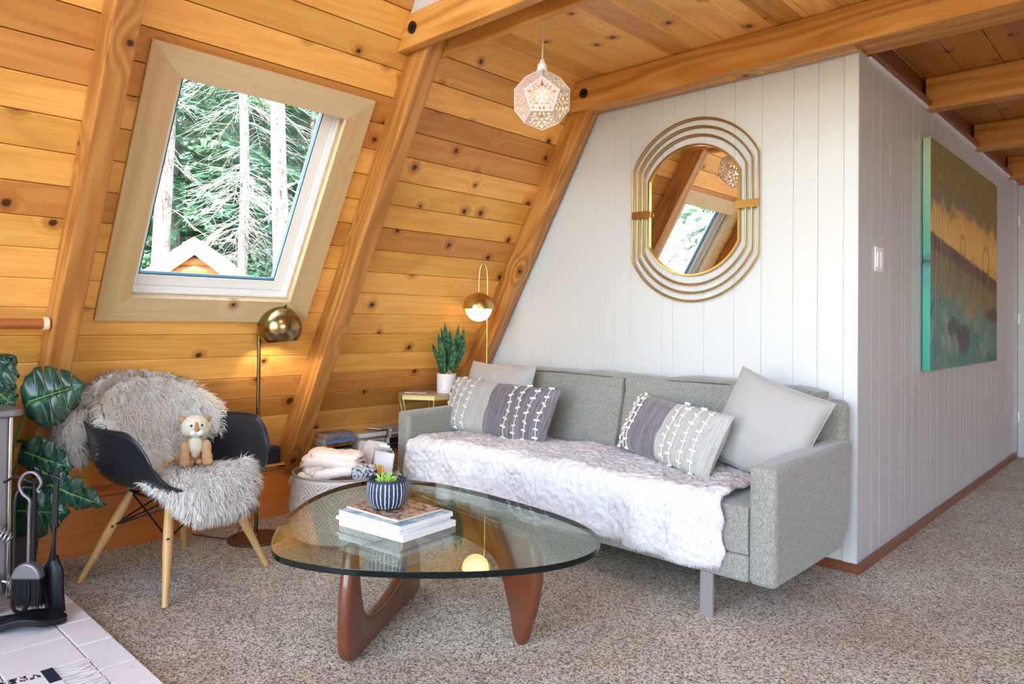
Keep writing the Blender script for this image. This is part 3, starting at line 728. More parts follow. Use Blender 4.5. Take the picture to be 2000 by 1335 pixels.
M['sheep'] = mat_fur('cream_sheepskin', L((250, 243, 226)), L((255, 254, 250)), L((232, 200, 160)), 7.0, 0.60, 0.74, transl=0.1)
def mat_fleece(name, c1, c2, c3, s, sx, sy):
    m = N(name); o = m.obj(); n0 = m.noise(o, s, 3, 0.6); n1 = m.noise(o, 70, 4, 0.75, 1.5); n2 = m.noise(o, 190, 3, 0.7, 2.0)
    col = m.mix(n1, c1, c2); col = m.mix(m.mrange(n0, 0.56, 0.72, 0, 0.8), col, c3)
    m.bsdf(col, 1.0, 0, 0.0, m.bump(m.math('ADD', n1, m.math('MULTIPLY', n2, 0.5)), 0.9, 0.010), sheen=0.15); return m.m
M['hide'] = mat_fleece('sheepskin_fleece', L((232, 220, 198)), L((255, 252, 244)), L((226, 190, 148)), 7.0, 1, 1)
M['throwhide'] = mat_fur('throw_backing', L((212, 209, 209)), L((222, 220, 220)), None, transl=0.0)

# ------------------------------------------------------------------ white fur throw over the seat
thr = thing('fur_throw', 'long white plush fur throw lying over the seat and front of the grey sofa', 'throw', (-1.1, -0.6, 0.45))
TX0, TX1 = -2.082, -0.185
def throw_path(u, x):
    """u 0 at the back edge, 1 at the hem"""
    back = -0.42+0.10*cos((x+0.9)*2.2) + (0.06 if x > -1.0 else 0.0)
    back = min(back, -0.345)
    if x > -0.45: back -= (x+0.45)*0.9
    top_y = -0.885; hem = 0.226+0.006*sin(x*7.0)+0.004*sin(x*23)
    l1 = back-top_y; l2 = 0.07; l3 = 0.45-hem; Lt = l1+l2+l3; s = u*Lt
    base = 0.468+0.008*sin(x*3.1)+0.014/(1+math.exp(-(x+1.06)*70))
    if s < l1:
        y = back-s; z = base+0.006*sin(x*17+y*9)
        e = min(1, s/0.05); z -= 0.010*(1-e)
        return Vector((0, y, z))
    if s < l1+l2:
        a = (s-l1)/l2*pi/2; return Vector((0, top_y-0.048*sin(a), base-0.048*(1-cos(a))))
    d = s-l1-l2; fold = 0.016*sin(x*11)+0.012*sin(x*27+1)*sin(x*3)
    return Vector((0, top_y-0.048-fold*min(1, d/0.1)-0.01*min(1, d/0.2), base-0.048-d))
def throw_fn(u, v):
    x = TX0+(TX1-TX0)*v+0.008*sin(u*30)*(1 if v > 0.98 else 0); p = throw_path(u, x); p.x = x
    if v > 0.985: p.z -= 0.0
    # left end bulges over the edge
    if v < 0.03: p.z -= 0.04*(1-v/0.03)**2*(1 if u < 0.6 else 0)
    p.z += 0.005*mnoise.noise(Vector((p.x*12, p.y*12, p.z*12)))
    p.y += 0.004*mnoise.noise(Vector((p.x*15, p.y*15+9, p.z*15)))
    return p
def throw_puff(u, v):
    p = throw_fn(u, v); e = 0.006
    n_ = (throw_fn(min(u+e, 1), v)-throw_fn(max(u-e, 0), v)).cross(throw_fn(u, min(v+e, 1))-throw_fn(u, max(v-e, 0))).normalized()
    k = min(1, min(u, 1-u)/0.03, min(v, 1-v)/0.01)
    return p+n_*((0.010+0.007*mnoise.noise(p*38)+0.004*mnoise.noise(p*90))*k)
tb_ = MB().grid(throw_puff, 150, 420).build('backing', M['throwhide'], thr, solid=0.004)
rng = np.random.default_rng(2)
P, NN, DD, UV = surf_sample(throw_puff, 24000, rng)
P2, N2, D2, UV2 = surf_sample(lambda u, v: throw_fn(u, 0.985+0.015*v), 2500, rng)
P += P2; NN += N2; D3 = [Vector((0.9, 0, -0.2)) for _ in D2]; DD += D3
P2, N2, D2, UV2 = surf_sample(lambda u, v: throw_fn(0.985+0.015*u, v), 4000, rng); P += P2; NN += N2; DD += D2
V, Fc = fur_arrays(P, NN, DD, 0.017, 0.0013, rng, lean=1.0, curl=0.3, clump=0.6)
build_np('fur', V, Fc, [M['throwfur']], thr, normals=np.repeat(np.array(NN)*0.8+np.array([0, 0, 0.25])+rng.normal(size=(len(NN), 3))*0.2+np.array([tuple(mnoise.noise_vector(Vector(p)*26.0)) for p in P])*0.5, 7, axis=0))['kind'] = 'stuff'
# ------------------------------------------------------------------ coffee table
GO = [[-0.994, -2.33], [-1.169, -2.219], [-1.365, -2.061], [-1.522, -1.855], [-1.598, -1.665], [-1.609, -1.528], [-1.518, -1.402], [-1.36, -1.338], [-1.159, -1.332], [-0.903, -1.345], [-0.693, -1.358], [-0.548, -1.378], [-0.419, -1.420], [-0.316, -1.499], [-0.270, -1.575], [-0.250, -1.68], [-0.258, -1.784], [-0.311, -1.905], [-0.414, -2.035], [-0.523, -2.150], [-0.652, -2.254], [-0.763, -2.311], [-0.875, -2.343], [-0.94, -2.345]]
for _ in range(2): GO = [[(GO[i-1][0]+2*GO[i][0]+GO[(i+1) % len(GO)][0])/4, (GO[i-1][1]+2*GO[i][1]+GO[(i+1) % len(GO)][1])/4] for i in range(len(GO))]
cgx, cgy = -0.93, -1.82
GO = [[cgx+(x-cgx)*1.012, cgy+(y-cgy)*1.012] for x, y in GO]
outl = [(p.x, p.y) for p in spline([(x, y, 0) for x, y in GO], 6, True)]
tbl = thing('coffee_table', 'rounded triangular glass coffee table on an interlocking walnut base in front of the sofa', 'coffee table', (-0.93, -1.80, 0))
zt0, zt1 = 0.385, 0.404
gm = MB(); n = len(outl); cham = 0.9985
sc_ = lambda k: [(cgx+(x-cgx)*k, cgy+(y-cgy)*k) for x, y in outl]
V = []
for (k, z) in ((cham, zt0), (1.0, zt0+0.0015), (1.0, zt1-0.0015), (cham, zt1)): V += [(x, y, z) for x, y in sc_(k)]
Fs = []; ms = []
gm.add(V, [tuple(reversed(range(n)))], 0); gm.add([], [], 0)
gm.f.append(tuple(3*n+i for i in range(n))); gm.mi.append(0)
for r_ in range(3):
    for i in range(n):
        gm.f.append((r_*n+i, r_*n+(i+1) % n, (r_+1)*n+(i+1) % n, (r_+1)*n+i)); gm.mi.append(1)
gm.build('glass_top', [M['tableglass'], M['glassedge']], tbl, smooth=False)

def slab(name, profile, origin, d, th, parent, mat, taper=None):
    """planar profile (s,z) given a thickness th across, rounded edges; local x=s, y=z"""
    d = Vector((d[0], d[1], 0)).normalized(); mx = frame(origin, d, (0, 0, 1))
    P = [(p.x, p.y) for p in spline([(a, b, 0) for a, b in profile], 5, True)]
    n = len(P); mb = MB(); V = []; rows = []
    # inset outline for rounding
    def inset(k):
        out = []
        for i in range(n):
            a = Vector(P[i-3]); b = Vector(P[(i+3) % n]); t = (b-a)
            t = t.normalized() if t.length > 1e-9 else Vector((1, 0)); nn = Vector((-t.y, t.x))
            out.append((P[i][0]+nn.x*k, P[i][1]+nn.y*k))
        return out
    area = sum(P[i-1][0]*P[i][1]-P[i][0]*P[i-1][1] for i in range(n)); sg = 1 if area > 0 else -1
    r = min(0.019, th*0.40)
    lv = []
    for a in (90, 65, 40, 20, 0): lv.append((r*(1-cos(R(a)))*sg, -th/2+r*(1-sin(R(a)))))
    lv2 = [(k, -z) for k, z in reversed(lv)]; allv = lv+lv2
    allv = [(r*(1-sin(R(0)))*0+k, z) for k, z in allv]
    for (k, z) in allv:
        pass
    V = []
    for j, a in enumerate((0, 25, 50, 70, 90)): V.append((r*(1-sin(R(a)))*sg, -th/2+r*(1-cos(R(a)))))
    V += [(k, -z) for k, z in reversed(V)]
    pts = []
    for (k, z) in V:
        for (x, y) in inset(k):
            tt = taper(x, y) if taper else 1.0
            pts.append((x, y, z*tt))
    m = len(V); F = [tuple(reversed(range(n))), tuple((m-1)*n+i for i in range(n))]
    for j in range(m-1):
        for i in range(n): F.append((j*n+i, j*n+(i+1) % n, (j+1)*n+(i+1) % n, (j+1)*n+i))
    mb.add(pts, F)
    return mb.build(name, mat, parent, matrix=mx)
fA = (-0.90, -2.10, 0.0); dA = (-0.37, 0.60)
pA = [(0.018, 0.003), (-0.020, 0.025), (-0.035, 0.07), (-0.038, 0.14), (-0.029, 0.244), (-0.008, 0.33), (0.004, 0.372), (0.014, 0.384), (0.034, 0.384), (0.042, 0.372), (0.054, 0.30), (0.068, 0.23), (0.085, 0.175), (0.110, 0.130), (0.15, 0.106), (0.22, 0.098), (0.31, 0.100), (0.39, 0.112), (0.46, 0.132), (0.52, 0.165), (0.56, 0.212), (0.59, 0.232), (0.63, 0.222), (0.66, 0.17), (0.675, 0.08), (0.668, 0.02), (0.64, 0.003), (0.5, 0.003), (0.25, 0.003), (0.08, 0.003)]
slab('lower_base_piece', pA, fA, dA, 0.048, tbl, M['walnut'])
fB = (-0.627, -1.579, 0.0); b1_ = (-1.016, -1.515); dB = (b1_[0]-fB[0], b1_[1]-fB[1])
pB = [(-0.044, 0.003), (-0.010, 0.003), (0.006, 0.03), (0.022, 0.08), (0.045, 0.134), (0.074, 0.205), (0.118, 0.25), (0.177, 0.27), (0.28, 0.278), (0.38, 0.275), (0.46, 0.262), (0.52, 0.24), (0.56, 0.216), (0.62, 0.205), (0.70, 0.225), (0.745, 0.27), (0.76, 0.33), (0.74, 0.372), (0.68, 0.384), (0.45, 0.384), (0.15, 0.384), (-0.04, 0.384), (-0.095, 0.370), (-0.122, 0.31), (-0.124, 0.25), (-0.110, 0.17), (-0.078, 0.08)]
slab('upper_base_piece', pB, fB, dB, 0.048, tbl, M['walnut'])

# ------------------------------------------------------------------ books
def cover_mat(name, cols, scale=14, seed=0.0, rough=0.35):
    m = N(name); o = m.obj(); v = m.n('Mapping'); v.inputs['Location'].default_value = (seed, seed*1.7, 0); m.l(o, v.inputs[0])
    n1 = m.noise(v.outputs[0], scale, 3, 0.6, 0.6)
    k = len(cols)
    st = [(0.30+0.4*i/(max(1, k-1)), L(c)) for i, c in enumerate(cols)]
    m.bsdf(m.ramp(n1, st), rough, 0, 0.5); return m.m
def book(name, label, cat, c, ang, w, d, t, cov, pages='paper', group=None, soft=True, spine=-1):
    """c = centre of underside; w along local x, d along local y; spine on the local -x side; returns root"""
    root = thing(name, label, cat, c, group); root.rotation_euler = (0, 0, ang)
    ct = 0.0012 if soft else 0.0028; ov = 0.0 if soft else 0.003
    mb = MB().box(-w/2, w/2, -d/2, d/2, 0, ct).box(-w/2, w/2, -d/2, d/2, t-ct, t).box(-w/2, -w/2+ct, -d/2, d/2, ct, t-ct)
    o = mb.build('cover', cov, root, matrix=Matrix(), bevel=0.0006, seg=1, smooth=False); o.matrix_local = Matrix()
    p = MB().box(-w/2+ct, w/2-ov, -d/2+ov, d/2-ov, ct, t-ct).build('page_block', M[pages], root, matrix=Matrix(), smooth=False); p.matrix_local = Matrix()
    return root
def quad_xy(a, b): return math.atan2(b[1]-a[1], b[0]-a[0])
covs = {'white1': cover_mat('white_book_cover', [(232, 232, 238), (242, 242, 246)], 6), 'blue': cover_mat('blue_sea_cover', [(60, 110, 150), (120, 168, 196), (190, 212, 224), (96, 128, 132)], 9, 3),
        'green': cover_mat('sea_green_cover', [(100, 128, 120), (140, 160, 150)], 9, 5), 'dark': cover_mat('dark_floral_cover', [(58, 36, 30), (206, 190, 170), (128, 74, 50), (40, 28, 26)], 44, 2)}
zt = zt1+0.0005
# stack on the table: corner nearest the camera about (-0.747,-2.007), one edge toward (-1.05,-2.04), other toward (-0.79,-1.757)
def by_corner(p, e1, e2):
    a = Vector(p); u = Vector(e1)-a; v = Vector(e2)-a
    return a+(u+v)/2, u.length, v.length, u, v
ang = math.atan2(-2.042+2.007, -1.051+0.747)  # direction of the long front edge
def tb(label, name, c, rot, w, d, z, t, cov, pages='paper', cat='book'):
    return book(name, label, cat, (c[0], c[1], z), rot, w, d, t, cov, pages)
rot0 = R(6)
tb('thick white book at the bottom of the stack on the glass table', 'white_book', (-0.918, -1.887), rot0, 0.318, 0.254, zt, 0.021, covs['white1'])
tb('thin white book second from the bottom of the stack on the glass table', 'white_book', (-0.935, -1.893), rot0+R(1.5), 0.312, 0.25, zt+0.0215, 0.011, covs['white1'])
tb('blue sea-picture paperback third from the bottom of the table stack', 'blue_book', (-0.930, -1.886), rot0-R(1), 0.316, 0.246, zt+0.033, 0.017, covs['blue'])
tb('dark floral magazine on top of the table stack under the striped bowl', 'magazine', (-0.943, -1.882), rot0-R(3), 0.275, 0.205, zt+0.0505, 0.009, covs['dark'], 'creampaper', 'magazine')

# ------------------------------------------------------------------ striped bowl planter
def mat_striped():
    m = N('navy_bowl_with_white_scratched_lines'); X = m.sep(m.obj()); a = m.math('ARCTAN2', X[1], X[0])
    wob = m.math('MULTIPLY', m.noise(m.comb(a, m.math('MULTIPLY', X[2], 30.0), 0.0), 6.0, 2), 0.35)
    q = m.math('ADD', m.math('MULTIPLY', a, 4.9), wob); fr_ = m.math('FRACT', q); idx = m.math('FLOOR', q)
    r1 = m.white(m.comb(idx, 3.0, 1.0)); wd = m.math('ADD', 0.085, m.math('MULTIPLY', r1, 0.10))
    line = m.math('LESS_THAN', m.math('ABSOLUTE', m.math('SUBTRACT', fr_, m.math('ADD', 0.4, m.math('MULTIPLY', r1, 0.2)))), wd)
    inband = m.math('MULTIPLY', m.math('GREATER_THAN', X[2], 0.006), m.math('LESS_THAN', X[2], 0.094))
    rr = m.math('SQRT', m.math('ADD', m.math('MULTIPLY', X[0], X[0]), m.math('MULTIPLY', X[1], X[1])))
    f = m.math('MULTIPLY', line, inband)
    sides = m.math('GREATER_THAN', rr, 0.05); f = m.math('MULTIPLY', f, sides)
    m.bsdf(m.mix(f, L((36, 50, 74)), L((206, 212, 222))), 0.6, 0, 0.4); return m.m
bowl = thing('bowl_planter', 'round navy bowl with white scratched stripes holding succulents, on the magazine stack', 'planter', (-0.955, -1.905, zt+0.060))
bz = zt+0.060
prof = [(0.0, 0.0), (0.034, 0.0), (0.054, 0.006), (0.068, 0.026), (0.0735, 0.053), (0.072, 0.080), (0.066, 0.099), (0.063, 0.1025), (0.060, 0.099), (0.060, 0.086), (0.0, 0.084)]
MB().lathe(prof, (-0.955, -1.905, bz), 56).build('bowl', mat_striped(), bowl)
bowl.children[0].location = (0, 0, 0)
M['soil'] = plain('potting_soil', (70, 56, 44), 0.95, var=0.3, vs=90, bump=0.6)
MB().lathe([(0.0595, 0.086), (0.0, 0.090)], (-0.955, -1.905, bz), 24).build('soil', M['soil'], bowl)
M['lime'] = plain('lime_succulent', (150, 206, 84), 0.5, var=0.2, vs=60); M['lime2'] = plain('yellow_green_moss', (176, 196, 84), 0.7, var=0.25, vs=80)
rr = random.Random(5)
for (dx, dy, hh, nl, mt) in ((-0.022, -0.012, 0.032, 15, 'lime'), (-0.004, 0.0, 0.040, 14, 'lime'), (0.024, 0.010, 0.022, 26, 'lime2'), (0.026, -0.018, 0.020, 24, 'lime2'), (-0.035, 0.016, 0.020, 12, 'lime'), (0.0, 0.030, 0.022, 20, 'lime2'), (0.006, -0.034, 0.018, 18, 'lime2')):
    mb = MB()
    for k in range(nl):
        a = rr.uniform(0, 2*pi); e = rr.uniform(0.25, 1.35); l = hh*rr.uniform(0.7, 1.1)
        dr = Vector((cos(a)*cos(e), sin(a)*cos(e), sin(e)))
        b = Vector((-0.955+dx, -1.905+dy, bz+0.088)); w_ = 0.0042 if mt == 'lime' else 0.0018
        mb.tube([b, b+dr*l*0.4, b+dr*l*0.8+Vector((0, 0, 0.001)), b+dr*l+Vector((0, 0, 0.002))], [w_*0.5, w_, w_*0.9, 0.0003], 6, flat=0.5)
    mb.build('succulent', M[mt], bowl)

# ------------------------------------------------------------------ mirror
mir = thing('wall_mirror', 'octagon-ended oval mirror inside four nested gold wire rings, hung on the white wall', 'mirror', (-0.833, -0.01, 1.73))
def ringshape(hw, hh, n=14):
    """straight vertical sides, circular-arc ends meeting them at a corner"""
    # end arcs: pass (hw, s) and (0, hh)
    s = hh-0.62*hw-0.0; s = max(0.05, s)
    # circle through (-hw,s),(0,hh),(hw,s)
    hgt = hh-s; Rr = (hw*hw+hgt*hgt)/(2*hgt); cz = hh-Rr; a0 = math.asin(hw/Rr)
    top = [(Rr*sin(a0*(1-2*i/n)), cz+Rr*cos(a0*(1-2*i/n))) for i in range(n+1)]
    return top+[(-x, -z) for x, z in top]
mc = (-0.833, 1.729); yM = -0.022
def ringtube(hw, hh, r, y, mat, nm):
    pts = [(mc[0]+x, y, mc[1]+z) for x, z in ringshape(hw, hh, 28)]
    return MB().tube(pts, r, 10, closed=True).build(nm, mat, mir)
for k, (hw, hh) in enumerate(((0.371, 0.487), (0.337, 0.443), (0.305, 0.399))):
    ringtube(hw, hh, 0.0046, yM-0.004, M['gold'], 'wire_ring')
    ringtube(hw-0.004, hh-0.005, 0.0024, yM+0.010, M['gold'], 'wire_ring')
rp = [(x, z) for x, z in ringshape(0.272, 0.352, 28)]
fo = MB(); n = len(rp)
def sc2(k): return [(x*(1-k/0.272), z*(1-k/0.352)) for x, z in rp]
rows = [(0.0, -0.004), (0.0, -0.026), (0.010, -0.026), (0.010, -0.012)]
V = []
for k, y in rows: V += [(mc[0]+x, y, mc[1]+z) for x, z in sc2(k)]
F = []
for j in range(3):
    for i in range(n): F.append((j*n+i, j*n+(i+1) % n, (j+1)*n+(i+1) % n, (j+1)*n+i))
fo.add(V, F).build('inner_frame', M['gold'], mir)
pm = MB().prism([(mc[0]+x, mc[1]+z) for x, z in sc2(0.009)], lambda a, b: (a, -0.010, b), lambda a, b: (a, -0.014, b))
pm.build('glass', M['mirror'], mir, smooth=False)
for sg in (-1, 1):
    xa, xb = (mc[0]-0.373, mc[0]-0.268) if sg < 0 else (mc[0]+0.262, mc[0]+0.373)
    dz = 0.0
    pts = [(xa, dz-0.021), (xb, dz-0.021), (xb, dz+0.021), (xa, dz+0.021)]
    ar = [(xb+0.018*cos(a), dz+0.021*sin(a)) for a in np.linspace(-pi/2, pi/2, 9)] if sg < 0 else [(xa+0.018*cos(a), dz+0.021*sin(a)) for a in np.linspace(pi/2, 3*pi/2, 9)]
    poly = [(xa, dz-0.021)]+ar+[(xa, dz+0.021)] if sg < 0 else [(xb, dz+0.021)]+ar+[(xb, dz-0.021)]
    MB().prism(poly, lambda a, b: (a, yM-0.012, mc[1]+b+0.0), lambda a, b: (a, yM-0.006, mc[1]+b)).build('clasp', M['gold'], mir, bevel=0.001)
for (x, z) in ((-0.2, 0.25), (0.2, 0.25), (0.2, -0.25), (-0.2, -0.25)): pass

# ------------------------------------------------------------------ painting on the right wall
def mat_painting(side=False):
    m = N('abstract_landscape_paint' if not side else 'painted_canvas_edge'); X = m.sep(m.obj())
    y, z = X[1], X[2]; o = m.obj()
    n1 = m.noise(m.comb(0.0, m.math('MULTIPLY', y, 1.6), m.math('MULTIPLY', z, 2.2)), 2.0, 7, 0.72, 0.9)
    n2 = m.noise(m.comb(0.0, m.math('MULTIPLY', y, 14.0), m.math('MULTIPLY', z, 2.0)), 2.0, 4, 0.7)
    n3 = m.noise(o, 14, 4, 0.7)
    if side:
        col = m.ramp(m.mrange(m.math('ADD', z, m.math('MULTIPLY', n3, 0.25)), 0.0, 1.4), [(0.08, L((44, 160, 134))), (0.35, L((58, 176, 156))), (0.52, L((64, 152, 156))), (0.62, L((72, 160, 128))), (0.78, L((122, 182, 148))), (0.95, L((166, 196, 166)))])
        dk = m.mrange(m.math('ABSOLUTE', m.math('SUBTRACT', z, m.math('ADD', 0.59, m.math('MULTIPLY', n3, 0.06)))), 0.01, 0.04, 1, 0)
        col = m.mix(m.math('MULTIPLY', dk, m.mrange(n2, 0.42, 0.5)), col, L((20, 34, 50)))
        m.bsdf(col, 0.35, 0, 0.5, m.bump(n3, 0.4, 0.003)); return m.m
    yn = m.math('DIVIDE', y, 1.87)      # 0 near, 1 far
    zn = m.math('DIVIDE', z, 1.31)
    sky = m.ramp(m.math('ADD', zn, m.math('MULTIPLY', m.math('SUBTRACT', n1, 0.5), 0.35)), [(0.44, L((196, 156, 60))), (0.56, L((232, 188, 100))), (0.68, L((222, 176, 90))), (0.75, L((122, 114, 82))), (0.88, L((140, 118, 66))), (1.0, L((128, 124, 70)))])
    sky = m.mix(m.mrange(n2, 0.56, 0.72, 0, 0.65), sky, L((110, 98, 44))); sky = m.mix(m.mrange(n3, 0.58, 0.7, 0, 0.5), sky, L((226, 184, 104)))
    wat = m.ramp(m.math('ADD', n1, m.math('MULTIPLY', m.math('SUBTRACT', n3, 0.5), 0.4)), [(0.34, L((26, 92, 104))), (0.45, L((52, 124, 122))), (0.55, L((96, 136, 118))), (0.66, L((140, 160, 152)))])
    mid = m.mix(m.mrange(n2, 0.42, 0.6), L((104, 104, 78)), L((150, 130, 62)))
    band = m.math('ADD', m.math('SUBTRACT', 0.565, m.math('MULTIPLY', yn, 0.145)), m.math('MULTIPLY', m.math('SUBTRACT', n1, 0.5), 0.03))   # diagonal
    dz = m.math('SUBTRACT', zn, band)
    low = m.mix(m.mrange(m.math('ADD', dz, m.math('MULTIPLY', n2, 0.22)), -0.16, -0.04), wat, mid)
    col = m.mix(m.mrange(dz, -0.012, 0.012), low, sky)
    bw_ = m.mrange(m.math('ABSOLUTE', dz), 0.026, 0.040, 1, 0)
    bcol = m.mix(m.mrange(n2, 0.4, 0.62), L((48, 38, 40)), L((140, 96, 66)))
    col = m.mix(bw_, col, bcol)
    # dark strokes hanging below and loops above
    st = m.mrange(m.noise(m.comb(0.0, m.math('MULTIPLY', y, 46.0), m.math('MULTIPLY', z, 3.0)), 1.0, 3, 0.6), 0.54, 0.60)
    near_ = m.math('MULTIPLY', m.mrange(dz, -0.22, -0.02), m.mrange(dz, 0.0, 0.03, 1, 0))
    col = m.mix(m.math('MULTIPLY', m.math('MULTIPLY', st, near_), 0.9), col, L((34, 30, 32)))
    # loop marks
    for (cy_, cz_, ry, rz) in ((0.42, 0.585, 0.035, 0.05), (0.80, 0.545, 0.055, 0.075)):
        e = m.math('SQRT', m.math('ADD', m.math('POWER', m.math('DIVIDE', m.math('SUBTRACT', yn, cy_), ry), 2.0), m.math('POWER', m.math('DIVIDE', m.math('SUBTRACT', zn, cz_), rz), 2.0)))
        k_ = m.mrange(m.math('ABSOLUTE', m.math('SUBTRACT', e, 1.0)), 0.06, 0.30, 0.5, 0)
        col = m.mix(k_, col, L((46, 40, 30)))
    # dark violet patches low down
    for (cy_, cz_, ry, rz) in ((0.30, 0.19, 0.10, 0.045), (0.44, 0.13, 0.12, 0.075), (0.93, 0.255, 0.13, 0.045)):
        e = m.math('SQRT', m.math('ADD', m.math('POWER', m.math('DIVIDE', m.math('SUBTRACT', yn, cy_), ry), 2.0), m.math('POWER', m.math('DIVIDE', m.math('SUBTRACT', zn, cz_), rz), 2.0)))
        k_ = m.mrange(m.math('ADD', e, m.math('MULTIPLY', m.math('SUBTRACT', n3, 0.5), 1.6)), 0.75, 1.05, 0.85, 0)
        col = m.mix(k_, col, L((58, 50, 74)))
    e = m.math('SQRT', m.math('ADD', m.math('POWER', m.math('DIVIDE', m.math('SUBTRACT', yn, 0.55), 0.07), 2.0), m.math('POWER', m.math('DIVIDE', m.math('SUBTRACT', zn, 0.27), 0.035), 2.0)))
    col = m.mix(m.mrange(e, 0.4, 1.1, 0.7, 0), col, L((176, 112, 52)))
    m.bsdf(col, 0.38, 0, 0.5, m.bump(m.math('ADD', n2, n3), 0.9, 0.008)); return m.m
pt = thing('abstract_painting', 'large unframed abstract landscape canvas, gold above and teal below, on the hall side wall', 'painting', (0.004, 1.06, 0.872))
c_ = MB().box(0.0045, 0.044, 1.062, 2.965, 0.872, 2.185)
c_.build('canvas_edge', mat_painting(True), pt, bevel=0.003, smooth=False)
MB().box(0.0442, 0.0462, 1.064, 2.963, 0.874, 2.183).build('painted_front', mat_painting(False), pt, smooth=False)
sw = thing('light_switch', 'white double light switch on the corner of the hall side wall', 'light switch', (0.0, 0.285, 1.37))
swp = MB().box(0.0005, 0.007, 0.228, 0.348, 1.382, 1.502).build('switch_plate', M['white_gloss'], sw, bevel=0.002)
for yy in (0.262, 0.315): MB().box(0.007, 0.012, yy-0.017, yy+0.017, 1.405, 1.478).build('rocker', M['white_gloss'], swp, bevel=0.0015)
# ------------------------------------------------------------------ moulded armchair
CC = Vector((-2.13, -2.16, 0)); CA = R(16.7)
CM = Matrix.Translation(CC) @ Matrix.Rotation(CA, 4, 'Z')
def cw(x, y, z): return CM @ Vector((x, y, z))
chair = thing('armchair', 'black moulded shell armchair on splayed wooden legs with black wire bracing', 'chair', (CC.x, CC.y, 0))
half = [(0.285, 0.0, 0.418), (0.287, 0.12, 0.424), (0.278, 0.225, 0.448), (0.248, 0.277, 0.500), (0.190, 0.302, 0.612), (0.120, 0.312, 0.668), (0.03, 0.315, 0.674), (-0.07, 0.308, 0.674), (-0.155, 0.293, 0.680), (-0.215, 0.262, 0.715), (-0.262, 0.205, 0.775), (-0.290, 0.12, 0.815), (-0.300, 0.0, 0.828)]
rim = [Vector(p) for p in half]+[Vector((p[0], -p[1], p[2])) for p in reversed(half[1:-1])]
rimS = spline(rim, 5, True); nr = len(rimS); ctr = Vector((0.015, 0, 0.398))
def shell(u, v, off=0.0):
    """u around, v from the seat centre to the rim"""
    k = u*nr; i = int(k) % nr; f = k-int(k); p = rimS[i].lerp(rimS[(i+1) % nr], f)
    d = p-ctr; rise = d.z; k_ = max(0.0, min(1.0, (rise-0.03)/0.15)); hz = 1-(1-v)**(1.6+0.35*k_)
    front = max(0.0, p.x-0.05)/0.22
    pw = 2.0+1.2*k_
    x = ctr.x+d.x*hz; y = ctr.y+d.y*hz; z = ctr.z+rise*(v**pw)
    # flare the rim outward a little
    fl = max(0.0, (v-0.93)/0.07)
    if rise > 0.12:
        h = Vector((d.x, d.y, 0)).normalized(); x += h.x*0.016*fl; y += h.y*0.016*fl; z -= 0.004*fl
    return Vector((x, y, z+off))
mb = MB().grid(lambda u, v: cw(*shell(u, v)), 100, 26, cu=True)
mb.build('shell', M['shell'], chair, weld=True, solid=0.006)
MB().tube([cw(*shell(k/100, 1.0)) for k in range(100)], 0.0045, 8, closed=True).build('rim', M['shell'], chair)
feet = [Vector((0.263, -0.278, 0)), Vector((0.263, 0.275, 0)), Vector((-0.263, 0.262, 0)), Vector((-0.268, -0.268, 0))]
feet = [CM.inverted() @ Vector(p) for p in ((-1.783, -2.336, 0), (-1.963, -1.823, 0), (-2.466, -1.987, 0), (-2.312, -2.484, 0))]
tops = [Vector((0.135, -0.140, 0.375)), Vector((0.135, 0.140, 0.375)), Vector((-0.125, 0.125, 0.372)), Vector((-0.125, -0.125, 0.372))]
for f_, t_ in zip(feet, tops):
    a = cw(*f_); b = cw(*t_); ax = (b-a).normalized(); ln = (b-a).length
    r_ = [0.0120, 0.0135, 0.0160, 0.0190, 0.0200, 0.0190, 0.0160]
    lm = frame(a, ax.orthogonal(), ax.cross(ax.orthogonal()))
    o = MB().lathe([(r_[k], ln*k/6) for k in range(7)], (0, 0, 0), 20).build('leg', M['maple'], chair, matrix=lm)
    MB().lathe([(0.006, 0.017), (0.006, 0.0215)], a.lerp(b, 0.62)+(Vector(CAMLOC)-a).normalized().cross(Vector((0, 0, 1))).cross(Vector((0, 0, 1)))*(-0.0), 12, axis=(Vector((CAMLOC.x, CAMLOC.y, 0.4))-a)).build('bolt', M['blacksteel'], chair)
wr_ = MB(); r0 = 0.0038
mid = [f_.lerp(t_, 0.62) for f_, t_ in zip(feet, tops)]; lo = [f_.lerp(t_, 0.62) for f_, t_ in zip(feet, tops)]
for i in range(4):
    j = (i+1) % 4
    ti = tops[i]+Vector((0, 0, -0.005)); tj = tops[j]+Vector((0, 0, -0.005))
    wr_.tube([cw(*ti), cw(*mid[j])], r0, 8); wr_.tube([cw(*tj), cw(*mid[i])], r0, 8)
    wr_.tube([cw(*ti), cw(*tj)], r0, 8)
for (a, b) in ((0, 2), (1, 3)):
    c_ = Vector((0, 0, 0.30)); wr_.tube([cw(*mid[a]), cw(*c_), cw(*tops[b])], r0, 8); wr_.tube([cw(*mid[b]), cw(*(c_+Vector((0.01, 0.01, 0.006)))), cw(*tops[a])], r0, 8)
wr_.build('wire_bracing', M['blacksteel'], chair)
for t_ in tops: MB().lathe([(0.014, 0.000), (0.014, 0.010), (0.012, 0.024)], cw(*t_), 16).build('shock_mount', M['blacksteel'], chair)

